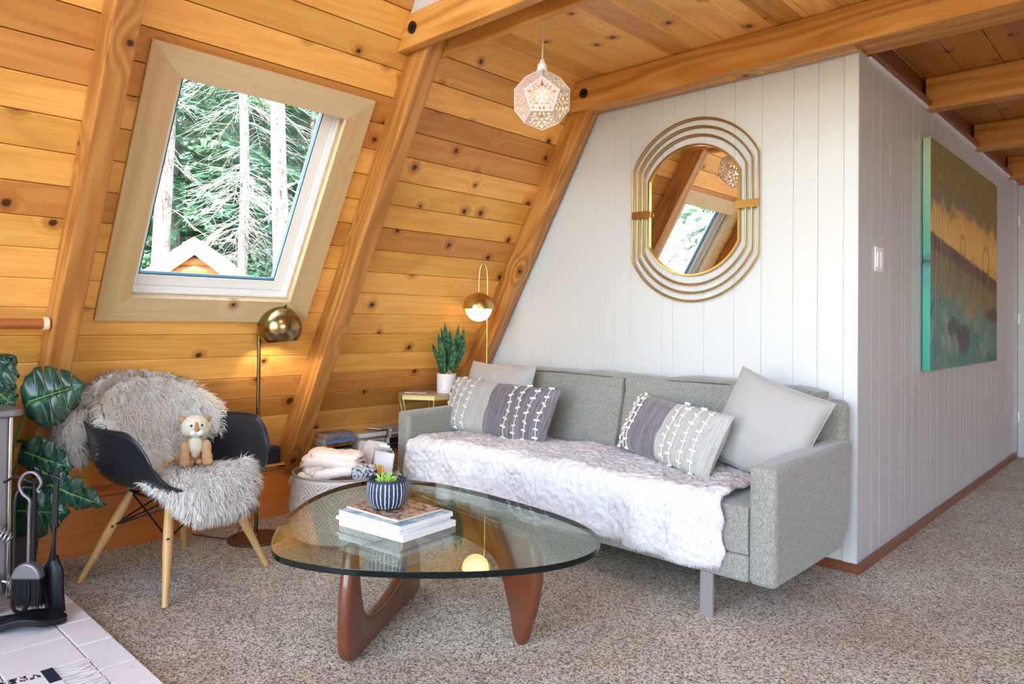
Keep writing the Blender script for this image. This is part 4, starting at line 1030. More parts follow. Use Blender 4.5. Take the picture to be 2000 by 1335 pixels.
# ------------------------------------------------------------------ sheepskin
sk = thing('sheepskin', 'shaggy cream sheepskin draped over the back, seat and front of the black armchair', 'sheepskin', tuple(cw(0, 0, 0.42)))
cl_ = spline([(-0.322, 0, 0.60), (-0.325, 0, 0.72), (-0.322, 0, 0.815), (-0.295, 0, 0.850), (-0.245, 0, 0.790), (-0.195, 0, 0.66), (-0.145, 0, 0.52), (-0.06, 0, 0.436), (0.06, 0, 0.420), (0.17, 0, 0.428), (0.262, 0, 0.445), (0.318, 0, 0.412), (0.338, 0, 0.35), (0.338, 0, 0.315)], 4)
def samp(L_, u):
    k = u*(len(L_)-1); i = min(int(k), len(L_)-2); return L_[i].lerp(L_[i+1], k-i)
hwl = [0.14, 0.20, 0.25, 0.27, 0.29, 0.275, 0.22, 0.17, 0.18, 0.215, 0.235, 0.205, 0.15, 0.10]
hw_l = spline([(w, 0, 0) for w in hwl], 4)
csh = spline([(c, 0, 0) for c in (0.0, -0.0, 0.0, 0.015, 0.025, 0.015, -0.01, -0.02, -0.01, -0.005, -0.02, -0.03, -0.045, -0.05)], 4)
def skin(u, v):
    p = samp(cl_, u); w = samp(hw_l, u).x; y = samp(csh, u).x+(2*v-1)*w
    w += 0.0
    if u < 0.50:      # back part wraps with the shell
        k = min(1, (0.50-u)/0.12); side = abs(y)
        sgn = 1 if u > 0.24 else 0.6
        p.x += k*1.55*side*side*(1.0 if u > 0.2 else 0.9); 
        if u > 0.1: p.z -= k*1.15*side*side*max(0.0, min(1.0, (0.42-abs(u-0.26))/0.3))
    else:
        k = min(1, (u-0.50)/0.12); k2 = max(0.0, 1-(u-0.5)/0.30)
        p.z += k*k2*1.1*y*y*1.0
        if u > 0.74: p.x -= 1.6*y*y; p.z += 0.25*y*y
    return cw(p.x, y, p.z)
def flap(u, v):
    """wool lobe hanging over the rim behind the near arm"""
    c = samp([Vector(q) for q in ((-0.235, -0.235, 0.735), (-0.285, -0.272, 0.715), (-0.300, -0.282, 0.645), (-0.300, -0.272, 0.575), (-0.296, -0.262, 0.515))], u)
    r = (0.045, 0.072, 0.070, 0.052, 0.012); k = u*4; i = min(int(k), 3); ww = r[i]+(r[i+1]-r[i])*(k-i)
    t = Vector((0.77, -0.63, 0)); n_ = Vector((-0.63, -0.77, 0)); a = 2*pi*v
    p = c+t*(ww*cos(a))+n_*(ww*0.42*sin(a)); q = cw(*p)
    nn = CM.to_3x3() @ (t*cos(a)+n_*sin(a)*1.5).normalized()
    return q+nn*(0.014+0.012*mnoise.noise(q*30)+0.007*mnoise.noise(q*70))
def skin_puff(u, v):
    p = skin(u, v); e = 0.01
    n_ = (skin(min(u+e, 1), v)-skin(max(u-e, 0), v)).cross(skin(u, min(v+e, 1))-skin(u, max(v-e, 0))).normalized()
    ref = Vector((0.3, 0, 1)) if u > 0.26 else Vector((-1, 0, 0.3))
    if u > 0.85: ref = Vector((1, 0, 0.2))
    if n_.dot(CM.to_3x3() @ ref) < 0: n_ = -n_
    k = max(0.0, min(1, min(u, 1-u)/0.05, min(v, 1-v)/0.10))
    q = p*30; q.z *= 0.7
    return p+n_*((0.026+0.016*mnoise.noise(q)+0.009*mnoise.noise(p*70))*k**0.5)
base_ = MB().grid(lambda u, v: skin_puff(0.01+0.98*u, 0.02+0.96*v), 190, 110).grid(flap, 50, 70, cv=True); base_.build('hide', M['hide'], sk, solid=0.008)
rng = np.random.default_rng(5)
P, NN, DD, UV = surf_sample(skin_puff, 15000, rng)
out = []
Ps, Ns, Ds = [], [], []
for p, n_, d, (u, v) in zip(P, NN, DD, UV):
    # outward = away from the shell surface
    ref = Vector((0.3, 0, 1)) if u > 0.26 else Vector((-1, 0, 0.3))
    if u > 0.85: ref = Vector((1, 0, 0.2))
    ref = CM.to_3x3() @ ref
    if n_.dot(ref) < 0: n_ = -n_
    # lay: down the back toward the seat, outward toward the edges
    lat = CM.to_3x3() @ Vector((0, 1, 0)); e = (2*v-1)
    dd = (d*(0.8 if u > 0.2 else -0.8)+lat*e*0.8+Vector((0, 0, -0.25))).normalized()
    Ps.append(p); Ns.append(n_); Ds.append(dd)
for (u0, u1, v0, v1, n_e) in ((0, 1, 0, 0.03, 2600), (0, 1, 0.97, 1, 2600), (0.97, 1, 0, 1, 1600)):
    P2, N2, D2, UV2 = surf_sample(lambda u, v: skin(u0+(u1-u0)*u, v0+(v1-v0)*v), n_e, rng)
    for p, n_, d in zip(P2, N2, D2):
        lat = CM.to_3x3() @ Vector((0, -1 if v1 < 0.5 else 1, 0))
        if n_e == 1600: lat = Vector((0, 0, -1))
        Ps.append(p); Ns.append((lat+Vector((0, 0, 0.1))).normalized()); Ds.append((lat*0.8+d*0.3+Vector((0, 0, -0.4))).normalized())
P2, N2, D2, UV2 = surf_sample(flap, 3800, rng)
for p, n_, d, (u_, v_) in zip(P2, N2, D2, UV2):
    cc = CM @ samp([Vector(q) for q in ((-0.235, -0.235, 0.735), (-0.285, -0.272, 0.715), (-0.300, -0.282, 0.645), (-0.300, -0.272, 0.575), (-0.296, -0.262, 0.515))], u_)
    if n_.dot(p-cc) < 0: n_ = -n_
    Ps.append(p); Ns.append(n_); Ds.append((Vector((0, 0, -1))+n_*0.3).normalized())
kp = [i for i, (p, n_) in enumerate(zip(Ps, Ns)) if (p+n_*0.045).x*S60-(p+n_*0.045).z*0.5 > -2.545]
Ps = [Ps[i] for i in kp]; Ns = [Ns[i] for i in kp]; Ds = [Ds[i] for i in kp]
V, Fc = fur_arrays(Ps, Ns, Ds, 0.050, 0.0020, rng, lean=0.95, curl=0.40, clump=1.0)
build_np('wool', V, Fc, [M['sheep']], sk, normals=np.repeat(np.array(Ns)*0.75+np.array([0.2, -0.2, 0.28])+rng.normal(size=(len(Ns), 3))*0.25+np.array([tuple(mnoise.noise_vector(Vector(p)*30.0)) for p in Ps])*0.4, 7, axis=0))['kind'] = 'stuff'

# ------------------------------------------------------------------ plush lion cub
M['plush'] = mat_fur('tan_plush', L((206, 160, 110)), L((226, 186, 140)), None, transl=0.1)
M['plushlight'] = mat_fur('pale_plush', L((232, 220, 190)), L((246, 238, 216)), None, transl=0.1)
M['plushwhite'] = mat_fur('white_plush', L((236, 236, 232)), L((250, 250, 246)), None, transl=0.1)
M['plusheye'] = plain('dark_glass_eye', (20, 18, 22), 0.08, 0, 0.8, var=0.0)
M['plushnose'] = mat_fur('orange_brown_plush', L((186, 124, 72)), L((206, 148, 92)), None, transl=0.05)
bc = cw(0.035, 0.060, 0.476)   # between the paws
bf_ = Vector((CAMLOC.x-bc.x, CAMLOC.y-bc.y, 0)).normalized(); bf_ = (Matrix.Rotation(R(8), 3, 'Z') @ bf_); bs_ = Vector((-bf_.y, bf_.x, 0))
BM = Matrix(((bf_.x, bs_.x, 0, bc.x), (bf_.y, bs_.y, 0, bc.y), (0, 0, 1, bc.z-0.006), (0, 0, 0, 1)))   # x forward, y toward its left
def bw_(x, y, z): return BM @ Vector((x, y, z))
cub = thing('plush_cub', 'small plush lion cub with tan legs and pale chest sitting on the sheepskin', 'soft toy', tuple(bc))
def blobs(name, lst, mat, fuzz=0, fl=0.006, vox=0.0035):
    mb = MB()
    for (c, r_, s_) in lst: mb.ball(bw_(*c), r_, 12, s_, mat=BM.to_3x3())
    o = mb.build(name, mat, cub, remesh=vox)
    if fuzz:
        rg = np.random.default_rng(len(name)+fuzz); Ps, Ns, Ds = [], [], []
        tot = sum(r_*r_ for _, r_, _ in lst)
        for (c, r_, s_) in lst:
            for _ in range(int(fuzz*r_*r_/tot)):
                q = Vector(rg.normal(size=3)).normalized(); loc = Vector((q.x*r_*s_[0], q.y*r_*s_[1], q.z*r_*s_[2]))
                inside = False
                for (c2, r2, s2) in lst:
                    if c2 == c: continue
                    w = Vector(c)+loc-Vector(c2)
                    if (w.x/(r2*s2[0]))**2+(w.y/(r2*s2[1]))**2+(w.z/(r2*s2[2]))**2 < 0.9: inside = True
                if inside: continue
                nn = Vector((q.x/s_[0], q.y/s_[1], q.z/s_[2])).normalized()
                Ps.append(BM @ (Vector(c)+loc)); Ns.append(BM.to_3x3() @ nn); Ds.append(Vector((0, 0, -1)))
        V, Fc = fur_arrays(Ps, Ns, Ds, fl, 0.0007, rg, lean=0.5, curl=0.4)
        f_ = build_np(name+'_pile', V, Fc, [mat], o); f_['kind'] = 'stuff'; ORG[f_.name] = ORG[cub.name]
    return o
blobs('body', [((-0.035, 0, 0.050), 0.048, (1.0, 0.95, 1.0)), ((-0.018, 0, 0.085), 0.040, (0.95, 1.0, 1.1)), ((-0.01, 0, 0.115), 0.030, (1, 1, 1))], M['plush'], 2500)
for sg in (-1, 1):
    blobs('front_leg', [((0.022, sg*0.044, 0.075), 0.026, (0.9, 0.85, 1.5)), ((0.030, sg*0.046, 0.036), 0.026, (0.95, 0.9, 1.3)), ((0.040, sg*0.047, 0.016), 0.024, (1.25, 1.0, 0.72))], M['plush'], 2200)
    blobs('hind_paw', [((0.008, sg*0.018, 0.014), 0.017, (1.3, 1.0, 0.8)), ((-0.03, sg*0.055, 0.025), 0.030, (1.2, 0.8, 0.9))], M['plush'], 900)
blobs('chest', [((0.020, 0, 0.090), 0.031, (0.75, 1.0, 1.35)), ((0.018, 0, 0.062), 0.022, (0.7, 0.95, 1.2))], M['plushlight'], 1800)
hz_ = 0.172
head = blobs('head', [((0.0, 0, hz_), 0.052, (0.92, 1.10, 0.94)), ((0.012, 0.030, hz_-0.018), 0.026, (1, 1, 0.9)), ((0.012, -0.030, hz_-0.018), 0.026, (1, 1, 0.9))], M['plushlight'], 3600, 0.011)
blobs('muzzle', [((0.042, 0.014, hz_-0.024), 0.0175, (1.0, 1.0, 0.85)), ((0.042, -0.014, hz_-0.024), 0.0175, (1.0, 1.0, 0.85)), ((0.034, 0, hz_-0.036), 0.014, (1, 1, 0.8))], M['plushwhite'], 900, 0.004)
blobs('nose_bridge', [((0.050, 0, hz_-0.010), 0.0125, (0.9, 0.95, 0.8)), ((0.042, 0, hz_+0.006), 0.012, (0.7, 0.9, 1.6))], M['plushnose'], 700, 0.003)
for sg in (-1, 1):
    blobs('ear', [((-0.008, sg*0.050, hz_+0.030), 0.0155, (0.55, 1.0, 1.0))], M['plush'], 700, 0.009)
    MB().ball(bw_(0.0405, sg*0.0215, hz_+0.008), 0.0062, 10).build('eye', M['plusheye'], cub)
    MB().ball(bw_(0.0370, sg*0.0245, hz_+0.008), 0.0095, 10, mat=BM.to_3x3(), sc=(0.6, 1, 1)).build('eye_patch', M['plushwhite'], cub)
MB().tube([bw_(-0.07, -0.02, 0.02), bw_(-0.07, -0.07, 0.014), bw_(-0.03, -0.105, 0.014), bw_(0.01, -0.118, 0.016)], [0.008, 0.009, 0.010, 0.013], 10).build('tail', M['plush'], cub)
# ------------------------------------------------------------------ sphere floor lamp
def mat_emit(name, rgb, strength, base=(0.9, 0.88, 0.82)):
    m = N(name); m.bsdf(base, 0.4, 0, 0.5, emis=L(rgb), emis_s=strength); return m.m
M['bulb'] = mat_emit('warm_bulb', (255, 214, 150), 14)
M['globe'] = mat_emit('opal_glass_globe_lit', (255, 214, 140), 8.0)
M['shadewhite'] = plain('white_shade_lining', (240, 228, 214), 0.6, var=0.01)
LX, LY = -2.360, -1.672
fl_ = thing('floor_lamp', 'antique brass floor lamp with a round ball shade beside the armchair', 'floor lamp', (LX, LY, 0))
MB().lathe([(0.0, 0.0), (0.138, 0.0), (0.140, 0.006), (0.136, 0.012), (0.02, 0.015), (0.012, 0.03), (0.0, 0.03)], (LX, LY, 0), 48).build('base', M['bronze'], fl_)
MB().lathe([(0.0095, 0.015), (0.0095, 1.225)], (LX, LY, 0), 16).lathe([(0.0, 1.223), (0.0115, 1.225), (0.0115, 1.236), (0.0, 1.238)], (LX, LY, 0), 16).build('pole', M['antique_rod'], fl_)
MB().lathe([(0.011, -0.02), (0.011, 0.02)], (LX, LY, 0.62), 16).build('collar', M['antique_rod'], fl_)
sc = Vector((-2.286, -1.600, 1.078)); armE = Vector((-2.268, -1.585, 1.190))
MB().tube([(LX, LY, 1.203), armE+Vector((0, 0, 0.004))], 0.0065, 10).build('arm', M['antique_rod'], fl_)
MB().ball((LX, LY, 1.203), 0.0125, 8).ball(armE, 0.012, 8).lathe([(0.009, -0.016), (0.009, 0.0)], armE, 12).build('swivel_joint', M['antique_rod'], fl_)
# hollow ball shade, open below
tiltm = Matrix.Rotation(R(6), 3, Vector((0.73, 0.68, 0)).cross(Vector((0, 0, 1))))
prof = [(0.1105*cos(a), 0.1105*sin(a)) for a in np.linspace(R(-42), R(90), 24)]
shd = MB().lathe([(r_, z_) for r_, z_ in prof], sc, 48, axis=tiltm @ Vector((0, 0, 1)), capb=False).build('shade', M['antique'], fl_, solid=0.0)
MB().lathe([(r_*0.975, z_*0.975) for r_, z_ in prof]+[], sc, 48, axis=tiltm @ Vector((0, 0, 1)), capb=False).lathe([(0.1105*cos(R(-42)), 0.1105*sin(R(-42))), (0.1075*cos(R(-42)), 0.1075*sin(R(-42)))], sc, 48, axis=tiltm @ Vector((0, 0, 1)), capb=False, capt=False).build('shade_lining', M['shadewhite'], shd)
MB().ball(sc+Vector((0, 0, -0.015)), 0.028, 12).build('bulb', M['bulb'], shd)
light('floor_lamp_light', 'SPOT', tuple(sc+Vector((0, 0, -0.06))), 9, (1.0, 0.78, 0.52), target=tuple(sc+Vector((0, 0, -1))), radius=0.03).data.spot_size = R(140)
MB().tube(spline([(LX-0.008, LY, 0.03), (LX-0.01, LY-0.01, 0.16), (LX-0.04, LY-0.05, 0.08), (LX-0.07, LY-0.08, 0.018), (LX-0.12, LY-0.12, 0.004), (LX-0.3, LY-0.2, 0.004)], 6), 0.0022, 6).build('cord', M['blackcord'], fl_)
MB().tube(spline([armE+Vector((-0.02, -0.02, 0.0)), armE+Vector((-0.045, -0.04, -0.02)), armE+Vector((-0.06, -0.055, 0.0)), Vector((LX, LY, 1.17))], 6), 0.002, 6).build('cord', M['blackcord'], fl_)

# ------------------------------------------------------------------ arched brass lamp behind the sofa
AX, AY = -2.068, -0.326
al = thing('floor_lamp', 'brass arched lamp with a dome over a lit globe, behind the sofa', 'floor lamp', (AX, AY, 0))
hx_, hy_ = -2.100, -0.369
MB().lathe([(0.0, 0.0), (0.10, 0.0), (0.10, 0.012), (0.02, 0.016), (0.0, 0.016)], (AX, AY, 0), 40).build('base', M['brass'], al)
arc = [(AX, AY, 0.016), (AX, AY, 1.365)]
for k in range(1, 16):
    a = pi*k/16; c_ = ((AX+hx_)/2, (AY+hy_)/2); dx, dy = (AX-hx_)/2, (AY-hy_)/2
    arc.append((c_[0]+dx*cos(a), c_[1]+dy*cos(a), 1.365+0.118*sin(a)))
arc += [(hx_, hy_, 1.365), (hx_, hy_, 1.295)]
MB().tube(arc, 0.0058, 12).build('arched_pole', M['brass'], al)
dz_ = 1.198; dr_ = 0.1015
dome = [(dr_*cos(a), dr_*sin(a)) for a in np.linspace(0.0, pi/2-0.05, 18)]
MB().lathe(dome+[(0.009, dr_+0.003), (0.009, dr_+0.014), (0.0, dr_+0.014)], (hx_, hy_, dz_), 48, capb=False).lathe([(r_*0.97, z_*0.97) for r_, z_ in dome], (hx_, hy_, dz_), 48, capb=False).build('dome_shade', M['brass'], al)
al_d = [c for c in al.children if c.name.startswith('dome_shade')][0]
MB().ball((hx_, hy_, dz_+0.006), 0.0825, 24, (1, 1, 1)).build('globe', M['globe'], al_d)

# ------------------------------------------------------------------ pendant: pierced dodecahedron
px_, py_ = -1.050, -0.995; pz = 2.135; PRr = 0.148
pd = thing('pendant_lamp', 'white pierced dodecahedron pendant lamp on a white cord below the plank ceiling', 'pendant lamp', (px_, py_, pz-0.12))
MB().tube([(px_, py_, 2.504), (px_+0.001, py_, 2.40), (px_, py_, 2.315)], 0.0042, 8).build('cord', M['cord'], pd)
MB().lathe([(0.0, 0.0), (0.020, 0.0), (0.017, 0.014), (0.0, 0.016)], (px_, py_, 2.514), 16, axis=(0, 0, 1)).tube([(px_, py_, 2.516), (px_, py_, 2.500), (px_+0.012, py_, 2.492), (px_+0.012, py_, 2.505)], 0.0025, 8).build('ceiling_hook', M['chrome'], pd)
MB().lathe([(0.0, 0.062), (0.010, 0.060), (0.013, 0.045), (0.022, 0.036), (0.026, 0.0), (0.0, 0.0)][::-1], (px_, py_, 2.258), 24).lathe([(0.036, -0.004), (0.036, 0.004), (0.026, 0.006)], (px_, py_, 2.254), 24).build('socket', M['white_gloss'], pd)
ph = (1+5**0.5)/2
dv = [Vector((a, b, c)) for a in (-1, 1) for b in (-1, 1) for c in (-1, 1)]
for a in (-1, 1):
    for b in (-1, 1): dv += [Vector((0, a/ph, b*ph)), Vector((a/ph, b*ph, 0)), Vector((a*ph, 0, b/ph))]
fn_ = []
for a in (-1, 1):
    for b in (-1, 1): fn_ += [Vector((a*1, 0, b*ph)), Vector((0, a*ph, b*1)), Vector((a*ph, b*1, 0))]
# put one vertex of the solid up, then turn a face toward the view
fn_ = [f.normalized() for f in fn_]
q0 = Vector((1, 1, 1)).normalized().rotation_difference(Vector((0, 0, 1)))
tocam = Vector((CAMLOC.x-px_, CAMLOC.y-py_, 0)).normalized()
def best(rot):
    cand = [rot @ f for f in fn_ if -0.45 < (rot @ f).z < -0.02]
    return max(cand, key=lambda f: f.dot(tocam))
# a face pointing down-forward to the camera: choose top = a face edge midpoint orientation
q0 = Vector((0, 0, 1)).normalized().rotation_difference(Vector((0, 0, 1)))
fb = min(fn_, key=lambda f: (f-Vector((0.8507, 0.5257, 0))).length)
tgt = (tocam*cos(R(-7))+Vector((0, 0, 1))*sin(R(-7)))
q0 = fb.rotation_difference(tgt.normalized())
# roll so a vertex of that face points up
vs_ = [v for v in dv if v.normalized().dot(fb) > 0.75]
def upness(ang):
    qq = Matrix.Rotation(ang, 3, tgt) @ q0.to_matrix(); return max((qq @ v).z for v in vs_)
ang_ = max(np.linspace(0, R(72), 73), key=upness); QM = Matrix.Rotation(ang_, 3, tgt) @ q0.to_matrix()
M['porcelain'] = None
def mat_porc():
    m = N('translucent_white_porcelain'); d = m.n('BsdfDiffuse'); t = m.n('BsdfTranslucent'); d.inputs[0].default_value = (0.74, 0.70, 0.66, 1); t.inputs[0].default_value = (0.95, 0.70, 0.48, 1)
    x = m.n('MixShader'); x.inputs[0].default_value = 0.22; m.l(d.outputs[0], x.inputs[1]); m.l(t.outputs[0], x.inputs[2]); m.l(x.outputs[0], m.out.inputs[0]); return m.m
M['porcelain'] = mat_porc()
R0 = 0.128*3**0.5/ (3**0.5)   # circumscribed
rngp = random.Random(11)
for f in fn_:
    corners = [v for v in dv if v.normalized().dot(f) > 0.75]
    cen = sum(corners, Vector())/5
    ex = (corners[0]-cen).normalized(); ey = f.cross(ex)
    corners.sort(key=lambda v: math.atan2((v-cen).dot(ey), (v-cen).dot(ex)))
    s_ = 0.134/(3**0.5)
    P2 = [((v-cen).dot(ex)*s_, (v-cen).dot(ey)*s_) for v in corners]; c3 = cen*s_
    # floral lattice: holes as rings of small petals, cut by building the pentagon from a triangulated grid of cells
    Rp = math.hypot(*P2[0]); rin = Rp*cos(pi/5); mb = MB(); th = 0.0028
    holes = []
    for k in range(5):
        a = 2*pi*k/5
        holes.append((0.30*Rp*cos(a+pi/5), 0.30*Rp*sin(a+pi/5), 0.150*Rp, 0.105*Rp, a+pi/5))
        holes.append((0.62*Rp*cos(a), 0.62*Rp*sin(a), 0.150*Rp, 0.105*Rp, a)); 
        for sgn in (-1, 1):
            aa = a+sgn*R(22); holes.append((0.52*Rp*cos(aa), 0.52*Rp*sin(aa), 0.105*Rp, 0.070*Rp, aa+R(40)*sgn))
            aa = a+sgn*R(27); holes.append((0.70*Rp*cos(aa)*0.96, 0.70*Rp*sin(aa)*0.96, 0.07*Rp, 0.055*Rp, aa))
        holes.append((0.80*Rp*cos(a), 0.80*Rp*sin(a), 0.045*Rp, 0.045*Rp, a))
    holes.append((0, 0, 0.11*Rp, 0.11*Rp, 0))
    bm = bmesh.new(); allc = []
    loops = [P2]
    for (hx, hy, ra, rb, an) in holes:
        m_ = 6; loops.append([(hx+ra*cos(t)*cos(an)-rb*sin(t)*sin(an), hy+ra*cos(t)*sin(an)+rb*sin(t)*cos(an)) for t in [2*pi*i/m_ for i in range(m_)]])
    from mathutils.geometry import delaunay_2d_cdt
    vin = []; ein = []; 
    for lp in loops:
        b0 = len(vin); vin += [Vector(p) for p in lp]; ein += [(b0+i, b0+(i+1) % len(lp)) for i in range(len(lp))]
    r_v, r_e, r_f, _, _, _ = delaunay_2d_cdt(vin, ein, [], 1, 1e-6)
    def inhole(c):
        for (hx, hy, ra, rb, an) in holes:
            dx, dy = c[0]-hx, c[1]-hy; u_ = dx*cos(an)+dy*sin(an); v_ = -dx*sin(an)+dy*cos(an)
            if (u_/ra)**2+(v_/rb)**2 < 0.80: return True
        return False
    cpt = Vector((px_, py_, pz))
    def w3(p, h): return cpt+QM @ (c3+ex*p[0]+ey*p[1]+f*h)
    keep = [fc for fc in r_f if not inhole([sum(r_v[i][k] for i in fc)/len(fc) for k in (0, 1)])]
    V = [w3(p, 0) for p in r_v]+[w3(p, -th) for p in r_v]; nv = len(r_v)
    F = [tuple(fc) for fc in keep]+[tuple(nv+i for i in reversed(fc)) for fc in keep]
    cnt = {}
    for fc in keep:
        for i in range(len(fc)):
            e = (fc[i], fc[(i+1) % len(fc)]); cnt[e] = 1
    for e in cnt:
        if (e[1], e[0]) not in cnt: F.append((e[0], e[1], nv+e[1], nv+e[0]))
    mb.add(V, F).build('pierced_panel', M['porcelain'], pd, smooth=False)
eg = MB()
for i in range(20):
    for j in range(i+1, 20):
        if abs((dv[i]-dv[j]).length-2/ph) < 1e-3:
            eg.tube([Vector((px_, py_, pz))+QM @ (dv[i]*0.134/3**0.5), Vector((px_, py_, pz))+QM @ (dv[j]*0.134/3**0.5)], 0.0021, 6)
eg.build('edge_frame', M['white_gloss'], pd)
MB().ball((px_, py_, pz+0.02), 0.030, 14).build('bulb', mat_emit('pendant_bulb', (255, 196, 120), 3.5), pd)
light('pendant_light', 'POINT', (px_, py_, pz-0.02), 1.1, (1.0, 0.74, 0.46), radius=0.02)

# ------------------------------------------------------------------ brass side table, plant, magazine
HT = [(-2.621, -0.579), (-2.476, -0.659), (-2.301, -0.548), (-2.270, -0.38), (-2.400, -0.27), (-2.575, -0.36)]
TK = 0.98
HT = [(CAMLOC.x+(x-CAMLOC.x)*TK, CAMLOC.y+(y-CAMLOC.y)*TK) for x, y in HT]
cxh = sum(p[0] for p in HT)/6; cyh = sum(p[1] for p in HT)/6
st_ = thing('side_table', 'small hexagonal side table with pale brass frame between the sofa arm and the board wall', 'side table', (cxh, cyh, 0))
MB().prism([(x, y) for x, y in HT], lambda a, b: (a, b, 0.6625), lambda a, b: (a, b, 0.669)).build('table_top', wood('light_table_top', L((214, 186, 146)), L((196, 162, 120)), L((168, 130, 90)), 'X', None, 'Y', 0, ring=24, bright=0), st_, smooth=False)
tf = MB()
for i in range(6):
    a, b = HT[i], HT[(i+1) % 6]; d = Vector((b[0]-a[0], b[1]-a[1])).normalized(); nn = Vector((d.y, -d.x))
    tf.add([(a[0], a[1], 0.639), (b[0], b[1], 0.639), (b[0], b[1], 0.6615), (a[0], a[1], 0.6615), (a[0]-nn.x*0.004, a[1]-nn.y*0.004, 0.639), (b[0]-nn.x*0.004, b[1]-nn.y*0.004, 0.639), (b[0]-nn.x*0.004, b[1]-nn.y*0.004, 0.6615), (a[0]-nn.x*0.004, a[1]-nn.y*0.004, 0.6615)], [(0, 1, 2, 3), (7, 6, 5, 4), (0, 4, 5, 1), (3, 2, 6, 7), (0, 3, 7, 4), (1, 5, 6, 2)])
tf.build('frame', M['tablebrass'], st_, smooth=False)
for i in range(6):
    a = HT[i]; k = 0.80
    mx_, my_ = cxh+(a[0]-cxh)*0.62, cyh+(a[1]-cyh)*0.62
    MB().tube([(a[0]+(cxh-a[0])*0.03, a[1]+(cyh-a[1])*0.03, 0.641), (mx_, my_, 0.33), (cxh+(a[0]-cxh)*0.85, cyh+(a[1]-cyh)*0.85, 0.006)], 0.005, 8).build('leg', M['tablebrass'], st_)
book('magazine', 'thin magazine with a violet cover lying on the hexagonal side table', 'magazine', (-2.453, -0.559, 0.6695), R(35), 0.14, 0.105, 0.005, cover_mat('violet_magazine_cover', [(120, 96, 110), (176, 150, 150), (90, 80, 96)], 20, 6))
pp = Vector((-2.303, -0.446, 0.6698))
def mat_potwhite():
    m = N('cracked_white_glaze'); o = m.obj(); n_ = m.noise(o, 26, 3, 0.6, 1.0); X = m.sep(o)
    f_ = m.math('MULTIPLY', m.mrange(n_, 0.63, 0.67), m.mrange(X[2], 0.02, 0.07, 1.0, 0.0))
    m.bsdf(m.mix(f_, L((232, 226, 222)), L((116, 98, 84))), 0.35); return m.m
sp = thing('potted_snake_plant', 'snake plant in a white cylinder pot standing on the hexagonal side table', 'potted plant', tuple(pp))
o = MB().lathe([(0.0, 0.0), (0.057, 0.0), (0.060, 0.003), (0.0615, 0.122), (0.057, 0.122), (0.055, 0.112), (0.0, 0.110)], pp, 40).build('pot', mat_potwhite(), sp)
MB().lathe([(0.0555, 0.111), (0.0, 0.116)], pp, 24).build('soil', M['soil'], sp)
def mat_snake():
    m = N('mottled_snake_leaf'); o = m.obj(); n_ = m.noise(o, 55, 3, 0.6, 0.8)
    m.bsdf(m.ramp(n_, [(0.36, L((22, 58, 48))), (0.5, L((44, 96, 66))), (0.64, L((112, 142, 84)))]), 0.4); return m.m
M['snake'] = mat_snake()
side_v = Vector((cos(YAW), sin(YAW), 0))   # across the view
dep_v = Vector((-sin(YAW), cos(YAW), 0))
for (bx, bd, tx, td, hh, ww, curl) in ((-0.012, 0.01, -0.012, 0.02, 0.335, 0.022, 0.0), (-0.02, -0.005, -0.05, 0.0, 0.27, 0.020, 0.2), (-0.03, 0.0, -0.085, -0.01, 0.205, 0.018, 0.3), (0.010, 0.015, 0.075, 0.03, 0.320, 0.021, 0.0), (0.014, -0.01, 0.112, 0.0, 0.300, 0.021, 0.15),
                                        (0.022, 0.0, 0.120, -0.02, 0.235, 0.025, 0.3), (0.0, 0.02, 0.02, 0.04, 0.29, 0.019, 0.1), (-0.02, 0.02, -0.035, 0.05, 0.30, 0.018, 0.0), (0.02, -0.02, 0.05, -0.05, 0.24, 0.020, 0.1)):
    b0_ = pp+side_v*bx+dep_v*bd+Vector((0, 0, 0.108)); t0 = pp+side_v*tx+dep_v*(td-0.085)+Vector((0, 0, 0.11+hh))
    def leaf(u, v, b0_=b0_, t0=t0, ww=ww, curl=curl):
        p = b0_.lerp(t0, u)+side_v*(0.012*sin(u*pi)*(1 if t0.x > b0_.x else -1))
        w = ww*(0.62+0.38*sin(min(1, u*1.6)*pi*0.5))*(1-max(0, (u-0.62)/0.38)**1.7)*(0.9 if u < .1 else 1)
        a = (v-0.5)*2; fold = abs(a)**1.5*w*0.55
        ax = (side_v*cos(curl+tx*3)+dep_v*sin(curl+tx*3))
        return p+ax*(a*w)+dep_v*(-fold)
    MB().grid(leaf, 16, 7).build('leaf', M['snake'], sp, solid=0.002)
ro = MB(); rc = pp+side_v*0.020-dep_v*0.038+Vector((0, 0, 0.122)); rr = random.Random(3)
for k in range(30):
    a = rr.uniform(0, 2*pi); e = rr.uniform(-0.2, 1.3); d = Vector((cos(a)*cos(e), sin(a)*cos(e), sin(e)))
    ro.tube([rc, rc+d*0.015, rc+d*0.024+Vector((0, 0, 0.002))], [0.003, 0.005, 0.001], 6, flat=0.5)
ro.build('dried_rosette', plain('dried_tan_rosette', (196, 150, 92), 0.7, var=0.3, vs=90), sp)
# ------------------------------------------------------------------ wooden rod on the left rafter
rod = thing('wooden_rod', 'wooden dowel rod with a cream end cap fixed against the left rafter', 'rod', (-2.245, -3.0, 1.09))
MB().lathe([(0.021, 0), (0.021, 1.05)], (-2.250, -3.70, 1.092), 24, axis=(0, 1, 0)).build('dowel', M['dowel'], rod)
MB().lathe([(0.0, 0), (0.025, 0), (0.027, 0.004), (0.027, 0.018), (0.022, 0.022), (0.0, 0.022)], (-2.250, -2.650, 1.092), 24, axis=(0, 1, 0)).build('end_cap', plain('cream_cap', (226, 206, 168), 0.5), rod)

